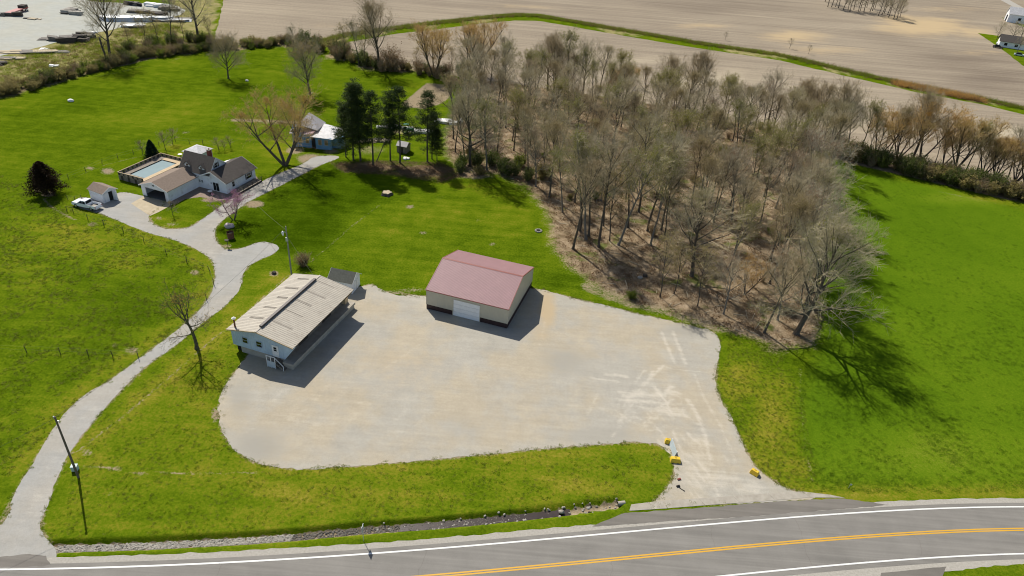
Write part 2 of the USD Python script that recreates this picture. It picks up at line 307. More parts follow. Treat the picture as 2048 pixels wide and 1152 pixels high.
X['stone_dark'] = worn('stone_dark', (0.12, 0.108, 0.09), 0.4, 1.5, 0.75)
X['rock'] = worn('rock_pink', (0.45, 0.39, 0.37), 0.15, 3, 0.9)
X['mud'] = worn('wet_mud', (0.035, 0.024, 0.02), 0.3, 1.2, 0.3, 0.5)
X['white_junk'] = worn('white_junk', (0.66, 0.66, 0.64), 0.15, 2, 0.7)
X['green_paint'] = worn('green_paint', (0.03, 0.16, 0.09), 0.15, 2, 0.4)
X['red_paint'] = worn('red_paint', (0.34, 0.09, 0.08), 0.2, 2, 0.5)
X['wire'] = worn('wire_dark', (0.13, 0.14, 0.08), 0.1, 2, 0.5)
X['mulch'] = sandy('mulch', [(0.2, (0.16, 0.12, 0.09)), (0.8, (0.34, 0.27, 0.22))], 3)
def glass_mat():
    m = Mat(); f = m.node('fresnel', 'fac', IOR=1.5); g = m.node('glossy_bsdf', 'BSDF', roughness=0.03, color=(0.9, 0.9, 0.9)); t = m.node('transparent_bsdf', 'BSDF', color=(0.55, 0.58, 0.6))
    return m.out('window_glass', m.node('mix_closure', 'closure', closure1=t, closure2=g, fac=m.lin(f, 1.0, 0.03)))
X['glass'] = glass_mat()
#PART2
# ------------------------------------------------------------------ terrain: masks, sheets, roads
def seg_dist(P, L):
    d = np.full(len(P), 1e9)
    for a, b in zip(L[:-1], L[1:]):
        ab = b - a; t = np.clip(((P - a) @ ab) / max(ab @ ab, 1e-9), 0, 1); d = np.minimum(d, np.linalg.norm(P - a - t[:, None] * ab, axis=1))
    return d
def stroke(P, px, w, soft): return np.clip(1 - (seg_dist(P, ats(px)) - w) / soft, 0, 1)
def blob(P, u, v, ru, rv, k=1.0):
    c = at(u, v); a = at(u + ru, v) - c; b = at(u, v - rv) - c
    q = np.linalg.solve(np.stack([a, b], 1), (P - c).T).T
    return k * np.clip(1.25 - np.linalg.norm(q, axis=1), 0, 1)
def inside(P, px, soft, world=None):
    poly = Polygon(world if world is not None else ats(px)).buffer(0); x0, y0, x1, y1 = poly.buffer(soft * 2).bounds
    out = np.zeros(len(P)); k = (P[:, 0] > x0) & (P[:, 0] < x1) & (P[:, 1] > y0) & (P[:, 1] < y1)
    if k.any():
        pts = shapely.points(P[k]); sd = shapely.distance(pts, poly.boundary); sd = np.where(shapely.contains_xy(poly, P[k, 0], P[k, 1]), sd, -sd); out[k] = np.clip(0.5 + sd / soft, 0, 1)
    return out
def primvar(prim, name, vals): UsdGeom.PrimvarsAPI(prim).CreatePrimvar(name, Sdf.ValueTypeNames.Color3fArray, 'vertex').Set(Vt.Vec3fArray.FromNumpy(np.ascontiguousarray(vals, np.float32)))

LOT = [(735, 570), (770, 583), (850, 592), (960, 585), (1070, 577), (1130, 592), (1215, 612), (1300, 633), (1380, 651), (1430, 667), (1438, 680), (1436, 720), (1431, 760), (1440, 795), (1462, 835), (1482, 880), (1502, 922), (1530, 950), (1570, 975), (1630, 993),
       (1560, 1003), (1440, 1008), (1340, 1010), (1300, 1012), (1322, 990), (1342, 968), (1350, 940), (1340, 908), (1320, 890), (1280, 885), (1200, 889), (1100, 897), (1000, 906), (900, 916), (800, 925), (700, 933), (600, 938), (545, 934), (500, 920), (467, 898), (446, 868), (437, 832), (441, 792), (456, 762), (478, 733), (505, 700), (640, 600)]
DRIVE = [(-60, 1118), (-10, 1060), (30, 985), (62, 932), (104, 862), (160, 797), (225, 757), (277, 718), (350, 663), (400, 618), (425, 580), (430, 545), (422, 520), (395, 500), (350, 481), (290, 463), (235, 441), (190, 424), (152, 410), (158, 396), (200, 396), (240, 385), (285, 392), (330, 405), (312, 420), (297, 432), (308, 448), (337, 458), (375, 455), (405, 438), (440, 413),
         (470, 391), (510, 370), (560, 346), (600, 330), (640, 312), (677, 313), (640, 331), (600, 351), (545, 379), (500, 402), (468, 424), (445, 441), (432, 456), (430, 472), (440, 490), (456, 499), (485, 496), (520, 484), (545, 487), (557, 497), (545, 508), (520, 519), (500, 530), (488, 545), (480, 575), (450, 612), (400, 650), (350, 692), (300, 727), (230, 795), (170, 864), (140, 905), (115, 955), (95, 1010), (82, 1060), (100, 1085), (112, 1112)]
DITCH = [(100, 1093), (200, 1090), (300, 1087), (390, 1082), (490, 1077), (585, 1070), (721, 1057), (850, 1048), (940, 1040), (1040, 1030), (1140, 1019), (1235, 1006)]
YARD = [(-300, 260), (0, 112), (60, 100), (110, 86), (180, 69), (235, 56), (300, 45), (370, 22), (330, 8), (240, 6), (150, -4), (120, -40), (-100, -70), (-420, 60)]
HEDGE_L = [(-60, 205), (0, 190), (100, 163), (220, 130), (330, 108), (430, 98), (520, 92), (585, 85), (640, 100), (700, 122), (760, 138), (870, 152), (930, 160)]
BANK = [(585, 92), (650, 82), (700, 70), (790, 57), (880, 46), (960, 37), (1030, 31), (1080, 33), (1120, 40), (1250, 62), (1400, 88), (1560, 111), (1700, 144), (1830, 174), (1960, 198), (2060, 221), (2250, 268)]
HEDGE_R = [(1650, 300), (1700, 318), (1780, 336), (1850, 352), (1920, 368), (2000, 386), (2080, 405), (2200, 440)]
WOODS = [(1108, 492), (1140, 530), (1190, 568), (1250, 600), (1330, 622), (1400, 645), (1470, 665), (1560, 690), (1620, 690), (1640, 640), (1640, 560), (1650, 460), (1650, 360), (1660, 300), (1560, 262), (1450, 235), (1350, 215), (1250, 200), (1150, 185), (1050, 170), (960, 160), (925, 180), (905, 230), (890, 300), (920, 340), (1000, 348), (1060, 380), (1100, 430)]
CROP = [(1655, 322), (1720, 345), (1880, 378), (2060, 425), (2500, 560), (2500, 900), (2060, 970), (1640, 968), (1612, 900), (1602, 800), (1640, 700), (1640, 640), (1650, 500)]
wpoly = Polygon(ats(WOODS)).buffer(0)

def axis(lo, hi, a, b, step):
    core = np.arange(a, b + 1e-6, step); out_hi, out_lo, s = [], [], step
    x = b
    while x < hi: s *= 1.16; x += s; out_hi.append(x)
    x, s = a, step
    while x > lo: s *= 1.16; x -= s; out_lo.append(x)
    return np.concatenate([out_lo[::-1], core, out_hi])
gx, gy = axis(-2500, 2500, -112, 112, 0.52), axis(-900, 2600, 40, 182, 0.5); gy = np.unique(np.concatenate([gy, np.arange(44.25, 58, 0.25)]).round(4))
GXX, GYY = np.meshgrid(gx, gy); GP = np.stack([GXX.ravel(), GYY.ravel()], 1)
ditch_z = lambda d: -0.6 * np.clip(1 - np.maximum(d - 0.4, 0) / 0.6, 0, 1)
GZ = ditch_z(seg_dist(GP, ats(DITCH)))
def ground_masks(P):
    lot_d = inside(P, LOT, 1.6); drv = inside(P, DRIVE, 1.5)
    dirt = 0.62 * (np.clip(lot_d * 2, 0, 1)) * (lot_d < 0.95) + 0.58 * np.clip(drv * 2, 0, 1)
    dirt = np.maximum(dirt, 0.9 * inside(P, [(800, 210), (849, 169), (912, 178), (890, 205), (838, 220), (812, 212)], 1.5))
    for u, v, ru, rv, k in [(548, 547, 14, 8, .8), (390, 545, 14, 9, .75), (185, 448, 16, 8, .65), (510, 408, 24, 10, .95), (475, 407, 22, 6, .8), (820, 414, 14, 7, .6), (846, 466, 16, 7, .6), (985, 488, 14, 6, .55), (955, 440, 12, 8, .4), (880, 395, 20, 8, .4), (215, 342, 22, 10, .7), (180, 336, 14, 6, .6), (457, 156, 13, 4, .9), (620, 188, 9, 4, .8), (95, 388, 20, 8, .9), (77, 380, 12, 10, .8), (1077, 462, 8, 4, .9), (774, 387, 14, 7, .7),
                           (620, 318, 36, 14, .85), (590, 300, 25, 12, .8), (545, 246, 60, 5, .55), (265, 700, 26, 12, .62), (230, 690, 12, 8, .5), (230, 938, 26, 9, .6), (175, 905, 20, 14, .6), (280, 948, 20, 8, .55), (220, 990, 6, 16, .5), (430, 830, 10, 22, .8), (225, 500, 40, 12, .4), (250, 480, 20, 8, .4), (455, 492, 16, 6, .6), (420, 400, 25, 6, .8), (660, 300, 30, 16, .6), (740, 300, 60, 18, .5), (800, 262, 60, 12, .55), (1240, 330, 40, 20, .3), (1480, 372, 24, 16, 1.0), (1440, 365, 30, 14, .6), (345, 448, 30, 8, .5), (318, 436, 12, 8, .5), (370, 265, 16, 5, .5), (1050, 560, 40, 12, .35), (820, 580, 60, 8, .5), (745, 572, 20, 8, .6), (1000, 598, 60, 14, .5)]:
        dirt = np.maximum(dirt, blob(P, u, v, ru, rv, k))
    dirt = np.maximum(dirt, 0.55 * stroke(P, [(1180, 575), (1260, 605), (1340, 622), (1440, 655)], 1.2, 2.0))
    for px, w, s, k in [([(150, 905), (240, 838), (330, 762), (395, 705), (430, 675), (458, 655), (520, 600), (575, 552), (610, 545)], .08, .5, .55), ([(160, 935), (200, 933), (270, 945), (400, 947), (520, 945)], .06, .5, .5), ([(600, 535), (650, 500), (700, 455), (760, 410)], .05, .7, .47), ([(88, 398), (100, 412), (130, 430), (150, 440)], .12, .5, .7), ([(1600, 735), (1602, 800), (1607, 860), (1618, 930), (1625, 965)], .05, .9, .42), ([(0, 700), (60, 706), (140, 712), (280, 720)], .1, .5, .3), ([(140, 358), (210, 330), (290, 310), (345, 288)], .1, .6, .45), ([(0, 195), (110, 170), (240, 145), (330, 122), (420, 108)], .3, 1.2, .45), ([(1880, 384), (1960, 400), (2060, 422)], .1, 1.5, .42), ([(470, 240), (560, 243), (620, 246)], .8, 1.5, .6)]:
        dirt = np.maximum(dirt, k * stroke(P, px, w, s))
    dry = np.maximum(0.55 * stroke(P, [(150, 905), (330, 762), (458, 655), (560, 580)], 1.0, 2.5), 0.35 * stroke(P, [(60, 932), (160, 797), (277, 718), (400, 618), (427, 560), (395, 500), (290, 463), (150, 410)], 1.8, 3))
    for u, v, ru, rv, k in [(130, 470, 130, 50, .45), (60, 560, 90, 60, .3), (240, 520, 80, 30, .35), (1545, 850, 60, 110, .62), (1480, 760, 60, 50, .5), (1590, 930, 40, 40, .5), (560, 985, 120, 22, .55), (300, 1050, 200, 16, .45), (860, 985, 160, 20, .4), (1180, 975, 140, 24, .5), (1000, 930, 220, 14, .3), (1240, 985, 60, 20, .3), (880, 430, 130, 30, .22), (1000, 450, 80, 50, .22), (560, 560, 60, 26, .5), (480, 620, 70, 26, .4), (420, 680, 60, 20, .4), (1950, 398, 120, 14, .45), (350, 440, 50, 16, .35), (360, 300, 80, 24, .35), (560, 300, 50, 30, .4), (270, 250, 160, 40, .15), (1850, 910, 240, 70, .42), (500, 640, 40, 60, .35), (200, 900, 60, 60, .45), (700, 430, 30, 20, .3), (1110, 470, 40, 60, .3)]:
        dry = np.maximum(dry, blob(P, u, v, ru, rv, k))
    dry = np.maximum(dry, 0.5 * stroke(P, [(1560, 985), (1700, 985), (1860, 983), (2060, 980)], 0.6, 2.0))
    dry = np.maximum(dry, 0.45 * stroke(P, [(540, 940), (800, 931), (1000, 913), (1200, 896), (1310, 895)], 0.8, 1.2))
    dry = np.maximum(dry, 0.30 * inside(P, [(84, 1085), (116, 960), (170, 868), (350, 700), (455, 620), (500, 640), (470, 730), (437, 830), (466, 902), (545, 937), (800, 929), (1300, 892), (1345, 935), (1335, 985), (1240, 1003), (900, 1042), (400, 1080)], 6))
    lush = 0.75 * inside(P, [(436, 490), (448, 446), (510, 412), (600, 360), (680, 325), (775, 392), (700, 440), (640, 500), (560, 505), (540, 485), (470, 500)], 5)
    for u, v, ru, rv, k in [(640, 425, 36, 10, .5), (575, 400, 30, 10, .5), (930, 970, 60, 14, .3), (400, 1000, 180, 30, .35), (250, 620, 100, 40, .25), (1120, 560, 60, 20, .5), (200, 300, 200, 50, .15), (350, 425, 40, 14, .3)]:
        lush = np.maximum(lush, blob(P, u, v, ru, rv, k))
    ddt = seg_dist(P, ats(DITCH)); dirt = np.where(ddt < 0.55, np.maximum(dirt, 0.9), dirt)
    litter = inside(P, WOODS, 9.0)
    for u, v, ru, rv, k in [(745, 334, 85, 13, .75), (850, 342, 80, 16, .8), (940, 350, 60, 12, .7), (1560, 690, 60, 30, .55), (1480, 660, 60, 24, .6)]: litter = np.maximum(litter, blob(P, u, v, ru, rv, k))
    litter = np.maximum(litter, 0.75 * stroke(P, HEDGE_R, 2.5, 3)); litter = np.maximum(litter, 0.65 * stroke(P, HEDGE_L, 2.0, 3))
    crop = inside(P, CROP, 3.0)
    scrub = inside(P, [(-400, 330), (0, 190), (220, 128), (420, 95), (440, 0), (460, -60), (120, -60), (330, 5), (370, 25), (300, 45), (235, 56), (110, 86), (0, 112), (-300, 260)], 6)
    scrub = np.maximum(scrub, 0.8 * stroke(P, BANK, 2.5, 4))
    return np.stack([dirt, dry, lush], 1), np.stack([litter, crop, scrub], 1)
nx, ny = len(gx), len(gy); idx = np.arange(nx * ny).reshape(ny, nx)
gf = np.concatenate([np.stack([idx[:-1, :-1], idx[:-1, 1:], idx[1:, 1:]], -1).reshape(-1, 3), np.stack([idx[:-1, :-1], idx[1:, 1:], idx[1:, :-1]], -1).reshape(-1, 3)])
ground = struct('ground', (np.column_stack([GP, GZ]), gf), X['ground'], 'green lawns and pasture on flat land with bare and yellowed patches', smooth=True)
ma, mb_ = ground_masks(GP); primvar(ground, 'mask_a', ma); primvar(ground, 'mask_b', mb_)

def smooth_loop(P, step, s=0.0):
    P = np.asarray(P); tck, _ = splprep(np.vstack([P, P[:1]]).T, s=s, per=1, k=2); L = Polygon(P).length
    return np.stack(splev(np.linspace(0, 1, max(12, int(L / step)), endpoint=False), tck), 1)
def dens(P, step, closed=True):
    P = np.asarray(P); Q = []
    for a, b in zip(P, np.roll(P, -1, 0) if closed else P[1:]):
        n = max(1, int(np.linalg.norm(b - a) / step)); Q += [a + (b - a) * i / n for i in range(n)]
    return np.array(Q if closed else Q + [P[-1]])
def sheet(name, W, z, res, mat, label, mask=None, jitter=0.0, jscale=1.0, smooth=True, parent=None, maxy=None, seed=1):
    B = smooth_loop(W, res * 0.5) if smooth else dens(W, res * 0.5)
    if jitter:
        t = np.roll(B, -1, 0) - np.roll(B, 1, 0); n = np.stack([t[:, 1], -t[:, 0]], 1) / np.linalg.norm(t, axis=1, keepdims=True)
        B = B + n * ((fbm(np.column_stack([B * jscale, np.zeros(len(B))]), 4, seed) - 0.5) * 2 * jitter)[:, None]
    poly = Polygon(B).buffer(0)
    if poly.geom_type != 'Polygon': poly = max(poly.geoms, key=lambda g: g.area)
    B = np.array(poly.exterior.coords)[:-1]; x0, y0, x1, y1 = poly.bounds
    xs, ys = np.meshgrid(np.arange(x0, x1, res), np.arange(y0, min(y1, maxy or 1e9), res)); I = np.stack([xs.ravel(), ys.ravel()], 1); I = I + (np.indices(xs.shape)[0].ravel() % 2)[:, None] * [res / 2, 0]
    inner = poly.buffer(-0.45 * res); I = I[shapely.contains_xy(inner, I[:, 0], I[:, 1])]
    P = np.vstack([B, I]); T = Delaunay(P).simplices; c = P[T].mean(1); T = T[shapely.contains_xy(poly, c[:, 0], c[:, 1])]
    a = P[T]; cr = (a[:, 1, 0] - a[:, 0, 0]) * (a[:, 2, 1] - a[:, 0, 1]) - (a[:, 1, 1] - a[:, 0, 1]) * (a[:, 2, 0] - a[:, 0, 0]); T = np.where((cr < 0)[:, None], T[:, ::-1], T); T = T[np.abs(cr) > 1e-7]
    p = struct(name, (np.column_stack([P, np.full(len(P), z)]), T), mat, label, parent)
    if mask: primvar(p, 'mask_a', mask(P))
    return p
def lot_mask(P):
    a = np.zeros(len(P)); b = np.zeros(len(P)); c = np.zeros(len(P))
    for px, w, s, k in [([(1322, 662), (1340, 705), (1350, 728)], .05, .8, .62), ([(1346, 663), (1360, 700), (1371, 727)], .03, .8, .62), ([(1375, 800), (1395, 830), (1410, 870), (1420, 920)], .05, .9, .65), ([(1390, 750), (1405, 790), (1440, 850), (1470, 920)], .05, .7, .5), ([(1295, 727), (1350, 738), (1420, 745)], .05, .35, .45), ([(1310, 775), (1330, 800), (1342, 825)], .1, .5, .75), ([(600, 755), (545, 800)], .2, .8, .35), ([(680, 745), (600, 830)], .2, .8, .35), ([(720, 740), (640, 840)], .2, .8, .3), ([(780, 770), (690, 850)], .2, .8, .3), ([(550, 830), (640, 850), (690, 845)], .2, .8, .4), ([(820, 815), (790, 840)], .2, .7, .3), ([(900, 800), (830, 850)], .2, .7, .3), ([(1090, 640), (1080, 690)], .15, .6, .35)]: a = np.maximum(a, k * stroke(P, px, w, s))
    gt = np.random.default_rng(15)
    for k in range(26):
        u, v = gt.uniform(520, 1300), gt.uniform(690, 880); ang = gt.choice([-.72, -.6, .12, .05]) + gt.normal(0, .08); L_ = gt.uniform(40, 120); du, dv = math.cos(ang) * L_, math.sin(ang) * L_ * .7
        a = np.maximum(a, gt.uniform(.15, .36) * stroke(P, [(u - du, v - dv), (u, v + gt.normal(0, 3)), (u + du, v + dv)], .05, .6))
    gs = np.random.default_rng(12)
    for k in range(130):                                                # short chalky scuffs where lorries turned
        if k < 75: u, v = gs.normal(1275, 42), gs.normal(805, 24); ang = gs.choice([-.75, -.9, .25, .35, .1], 1)[0] + gs.normal(0, .2); L_ = gs.uniform(8, 34)
        else: t_ = gs.uniform(); u, v = 1345 + 70 * t_ + gs.normal(0, 28), 840 + 130 * t_ + gs.normal(0, 12); ang = 1.05 + gs.normal(0, .15); L_ = gs.uniform(10, 38)
        du, dv = math.cos(ang) * L_, math.sin(ang) * L_ * .8; a = np.maximum(a, gs.uniform(.3, .7) * stroke(P, [(u - du, v - dv), (u, v + gs.normal(0, 2)), (u + du, v + dv)], .0, gs.uniform(.5, 1.0)))
    for u, v, ru, rv, k in [(1280, 800, 60, 40, .2), (1330, 850, 60, 40, .25), (1430, 960, 90, 30, .55), (1500, 975, 60, 25, .5), (1400, 890, 40, 50, .4), (1290, 820, 40, 25, .35)]: a = np.maximum(a, blob(P, u, v, ru, rv, k))
    for u, v, ru, rv, k in [(1095, 620, 24, 50, .95), (1080, 660, 30, 30, .6), (900, 650, 60, 20, .3), (800, 740, 180, 80, .42), (640, 780, 120, 50, .35), (1200, 700, 100, 40, .35), (760, 600, 30, 30, .35), (1080, 830, 120, 40, .3)]: b = np.maximum(b, blob(P, u, v, ru, rv, k))
    for u, v, ru, rv, k in [(520, 890, 80, 50, .8), (1130, 720, 80, 40, .7), (1200, 870, 150, 25, .6), (1370, 660, 80, 20, .7), (930, 850, 150, 60, .4), (1330, 930, 30, 40, .5), (480, 800, 40, 60, .6)]: c = np.maximum(c, blob(P, u, v, ru, rv, k))
    return np.stack([a, b, c], 1)
sheet('gravel_lot', ats(LOT), 0.014, 0.36, X['lot'], 'wide pale tan gravel yard between the road and the red roofed barn', lot_mask, 0.30, 1.1)
def drive_mask(P):
    a = np.zeros(len(P)); b = np.zeros(len(P))
    for px in ([(40, 1060), (100, 930), (170, 830), (290, 745), (400, 655), (440, 590), (440, 530), (420, 500)], [(70, 1050), (130, 925), (210, 830), (320, 735), (425, 640), (462, 590), (470, 540), (440, 500)], [(445, 500), (425, 470), (440, 440), (520, 385), (600, 345)], [(400, 490), (412, 460), (430, 435)]): a = np.maximum(a, 0.28 * stroke(P, px, .35, .6))
    b = np.maximum(b, 0.5 * blob(P, 610, 340, 50, 20)); return np.stack([a, b, np.zeros(len(P))], 1)
sheet('driveway', ats(DRIVE), 0.010, 0.6, X['drive'], 'long winding light grey gravel driveway from the road to the white house', drive_mask, 0.17, 1.1)
sheet('garage_apron', ats([(262, 407), (287, 393), (338, 404), (345, 409), (318, 424), (300, 432)]), 0.018, 0.6, X['concrete_tan'], 'tan concrete pad before the open garage door', None, 0.05, 1.0, smooth=False)

sheet('patio', ats([(337, 405), (395, 374), (400, 372), (455, 386), (470, 378), (512, 352), (520, 362), (478, 394), (440, 402), (400, 394), (372, 398), (350, 408)]), 0.016, 0.6, X['mulch'], 'brown gravel patio in the angle between garage and wing', None, 0.1, 1.0, smooth=False)
# the road: a gently bending two-lane asphalt road, its lines at fixed offsets from the crown
S_ = 70 / 54; KP = [-0.41970305, -1.62974933, 1.44218078, 9.80842176, 37.60811181]; LW = 2.73763 * S_
def road_y(x): return S_ * np.polyval(KP, x / (50 * S_))
def road_line(off, x0=-62, x1=78, n=160):
    x = np.linspace(x0, x1, n); y = road_y(x); dy = np.gradient(y, x); nn = np.stack([-dy, np.ones(n)], 1) / np.sqrt(1 + dy ** 2)[:, None]
    L = np.stack([x, y], 1) + nn * (off if np.ndim(off) == 0 else np.asarray(off)[:, None])
    a, b = L[0] + (L[0] - L[4]) / np.linalg.norm(L[0] - L[4]) * 400, L[-1] + (L[-1] - L[-5]) / np.linalg.norm(L[-1] - L[-5]) * 400
    return np.vstack([a, L, b])
def strip(o0, o1, z):
    a, b = road_line(o0), road_line(o1); n = len(a); v = np.vstack([np.column_stack([a, np.full(n, z)]), np.column_stack([b, np.full(n, z)])]); i = np.arange(n - 1)
    return v, np.vstack([np.stack([i, i + 1, i + n + 1], 1), np.stack([i, i + n + 1, i + n], 1)])
rng = np.random.default_rng(5)
edge_n = LW + 1.45 + (fbm(np.column_stack([np.linspace(0, 140, 160), np.zeros(160), np.zeros(160)]), 4, 3) - 0.5) * 0.4
struct('road_shoulder', strip(-(LW + 1.9), edge_n, 0.016), X['shoulder'], 'pale gravel shoulder along both sides of the asphalt road')
road = struct('road', strip(-(LW + 0.75), LW + 0.65, 0.024), X['asphalt'], 'grey two lane asphalt road curving along the foot of the picture')
obj('edge_line', strip(LW - 0.1, LW + 0.1, 0.030), X['white_line'], road); obj('edge_line', strip(-LW - 0.1, -LW + 0.1, 0.030), X['white_line'], road)
obj('center_line', strip(0.06, 0.24, 0.030), X['yellow_line'], road); obj('center_line', strip(-0.24, -0.06, 0.030), X['yellow_line'], road)
sheet('asphalt_patch', ats([(1184, 1053), (1222, 1037), (1250, 1026), (1330, 1021), (1420, 1014), (1560, 1003), (1680, 997), (1730, 1003), (1778, 1010), (1700, 1017), (1600, 1025), (1480, 1034), (1330, 1043), (1240, 1050)]), 0.028, 0.5, X['asphalt_dark'], 'dark worn asphalt wedge where the lot meets the road', None, 0.12, 1.2, smooth=False)
sheet('asphalt_patch', ats([(-20, 1118), (20, 1112), (60, 1108), (92, 1112), (104, 1130), (40, 1134), (-30, 1135)]), 0.028, 0.5, X['asphalt_dark'], 'dark worn asphalt at the mouth of the driveway', None, 0.15, 1.2, smooth=False)
sheet('side_road', ats([(1762, 1146), (1893, 1133), (1866, 1200), (1750, 1200)]), 0.020, 0.6, X['asphalt_dark'], 'dark side road joining at the lower right corner', None, 0.05, 1, smooth=False)
sheet('verge', ats([(1905, 1146), (1950, 1136), (2010, 1131), (2120, 1122), (2120, 1220), (1880, 1220)]), 0.022, 0.5, X['ground'], 'grass verge at the lower right corner', lambda P: np.stack([np.zeros(len(P)), np.full(len(P), .1), np.zeros(len(P))], 1), 0.2, 1.0, smooth=False)
apron = tag(UsdGeom.Xform.Define(stage, '/World/concrete_apron').GetPrim(), 'pale concrete slabs at the lot entrance beside the road', kind='structure')
up_ = [(1262, 1009), (1327, 1001), (1395, 997), (1465, 992), (1535, 987), (1604, 983), (1662, 990)]; lo_ = [(1258, 1022), (1335, 1017), (1410, 1011), (1480, 1006), (1550, 1001), (1620, 995), (1690, 996)]
for i in range(6):
    q = ats([up_[i], up_[i + 1], lo_[i + 1], lo_[i]]); c = q.mean(0); q = c + (q - c) * [0.985, 0.97]
    MB().slab([(*p, 0.034) for p in q[::-1]], 0.03).obj('slab', X['concrete'], apron)
gk = np.random.default_rng(44)
for x, o0, o1 in [(-30, -3.4, 3.4), (-8, -1, 3.5), (14, -3.4, 1.2), (27, 0.3, 3.5), (38, -3.4, 3.4), (52, -3.3, -.4)]:
    n = 14; oo = np.linspace(o0, o1, n); xx = x + np.cumsum(gk.normal(0, .10, n)); pts = np.column_stack([xx, road_y(xx) + oo]); w = gk.uniform(.012, .03, n); m = MB(); a_ = np.column_stack([pts - np.column_stack([w, w * 0]), np.full(n, .0275)]); b_ = np.column_stack([pts + np.column_stack([w, w * 0]), np.full(n, .0275)])
    for i in range(n - 1): m.quad(a_[i], b_[i], b_[i + 1], a_[i + 1])
    m.obj('crack_seal', X['asphalt_dark'], road)
# fields
EXT = lambda px: ats(px)
fr = at(1400, 108) - at(1200, 96); ROT = -math.atan2(fr[1], fr[0])
def far_mask(P):
    a = np.zeros(len(P)); b = np.zeros(len(P))
    for u, v, ru, rv, k in [(1850, 52, 110, 22, 1.0), (1800, 38, 60, 12, .8), (1590, 72, 90, 16, .75), (1400, 52, 90, 8, .55), (1650, 100, 120, 12, .5), (1950, 65, 60, 16, .7), (1960, 105, 90, 8, .5), (1050, 14, 120, 8, .4), (700, 50, 120, 12, .3), (600, 75, 80, 12, .35), (1900, 18, 120, 8, .4)]: a = np.maximum(a, blob(P, u, v, ru, rv, k))
    for u, v, ru, rv, k in [(1420, 10, 140, 18, .7), (1900, 120, 110, 18, .7), (1760, 70, 100, 10, .5), (900, 12, 160, 10, .3), (1980, 160, 80, 20, .8)]: b = np.maximum(b, blob(P, u, v, ru, rv, k))
    return np.stack([a, b, b * 0], 1)
def near_mask(P):
    a = np.zeros(len(P))
    for u, v, ru, rv, k in [(1300, 120, 160, 22, .4), (1450, 150, 140, 20, .55), (1380, 165, 60, 20, .7), (1990, 265, 90, 20, .8), (1960, 290, 60, 20, .6), (1720, 250, 90, 40, .4), (850, 90, 90, 20, .4), (1160, 120, 90, 16, .3)]: a = np.maximum(a, blob(P, u, v, ru, rv, k))
    return np.stack([a, a * 0, a * 0], 1)
X['field_far'] = field_mat('field_far', ROT); X['field_near'] = field_mat('field_near', ROT, (0.42, 0.36, 0.255))
sheet('plowed_field', EXT([(424, 96), (436, 50), (446, 0), (470, -170), (1300, -190), (2700, -60), (2700, 360), (2250, 262), (2060, 216), (1960, 193), (1830, 169), (1700, 140), (1560, 106), (1400, 83), (1250, 57), (1120, 35), (1080, 28), (1030, 26), (960, 32), (880, 41), (790, 52), (700, 65), (640, 78), (585, 82), (520, 86)]), 0.012, 5.0, X['field_far'], 'huge bare tan plowed field beyond the grassy bank with sandy patches', far_mask, 0.8, 0.2, smooth=False, maxy=620)
sheet('stubble_field', EXT([(660, 96), (700, 84), (790, 68), (880, 58), (960, 47), (1030, 41), (1080, 42), (1120, 49), (1250, 72), (1400, 97), (1560, 121), (1700, 154), (1830, 184), (1960, 208), (2060, 232), (2250, 282), (2600, 380), (2600, 560), (2200, 428), (2080, 396), (1920, 358), (1780, 326), (1650, 292), (1560, 264), (1400, 228), (1250, 200), (1100, 178), (960, 160), (870, 146), (760, 128)]), 0.010, 4.0, X['field_near'], 'bare stubble field with fine rows between the woodland and the grassy bank', near_mask, 0.6, 0.3, smooth=False)
sheet('gravel_yard', EXT(YARD), 0.010, 2.5, X['yard'], 'pale grey gravel storage yard at the upper left corner', lambda P: np.zeros((len(P), 3)), 1.2, 0.15)
sheet('far_road', EXT([(1990, -6), (2008, -6), (2080, 34), (2200, 90), (2200, 102), (2060, 32)]), 0.03, 4.0, X['shoulder'], 'pale gravel lane crossing the fields at the upper right corner', None, 0, smooth=False)
sheet('far_lawn', EXT([(1955, 66), (2000, 72), (2050, 76), (2160, 90), (2160, 230), (2048, 133), (2010, 103)]), 0.03, 3.0, X['ground'], 'green lawn of a far homestead at the right edge', lambda P: np.stack([np.zeros(len(P)), np.zeros(len(P)), np.zeros(len(P))], 1), .5, .3, smooth=False)
sheet('far_lawn', EXT([(2003, 35), (2030, 40), (2120, 50), (2120, 80), (2048, 54)]), 0.03, 3.0, X['ground'], 'thin strip of green lawn below the far white barn', lambda P: np.zeros((len(P), 3)), .5, .3, smooth=False)
#PART3
# ------------------------------------------------------------------ buildings
def ribbed(o, u, w, n, W, l0, l1, ribs, h, rw=0.05, skew=0.0, pan=0.4):
    """One profiled steel sheet: from o, width W along u, length l0 to l1 along w, ribs raised h along n."""
    o, u, w, n = (np.asarray(x, float) for x in (o, u, w, n)); X_ = [(0.0, 0.0)]
    pitch = W / ribs
    for i in range(ribs):
        c = (i + 0.5) * pitch; X_ += [(c - rw, 0), (c - rw * pan, h), (c + rw * pan, h), (c + rw, 0)]
    X_.append((W, 0.0)); X_ = np.array(X_); t = X_[:, 0] / W; l = l0 + (l1 - l0) * t
    a = o + X_[:, :1] * u + X_[:, 1:] * n; b = a + l[:, None] * w; k = len(X_); i = np.arange(k - 1)
    return np.vstack([a, b]), np.vstack([np.stack([i, i + 1, i + k + 1], 1), np.stack([i, i + k + 1, i + k], 1)])
ex, ey, ez = np.eye(3)
def gable(mb, L0, L1, hw0, hw1, z0, eave, ridge, ym=None):
    """Closed body of a gabled block: x from L0 to L1, y from hw0 to hw1."""
    ym = (hw0 + hw1) / 2 if ym is None else ym
    return mb.hull([(x, y, z) for x in (L0, L1) for y, z in ((hw0, z0), (hw1, z0), (hw0, eave), (hw1, eave), (ym, ridge))])
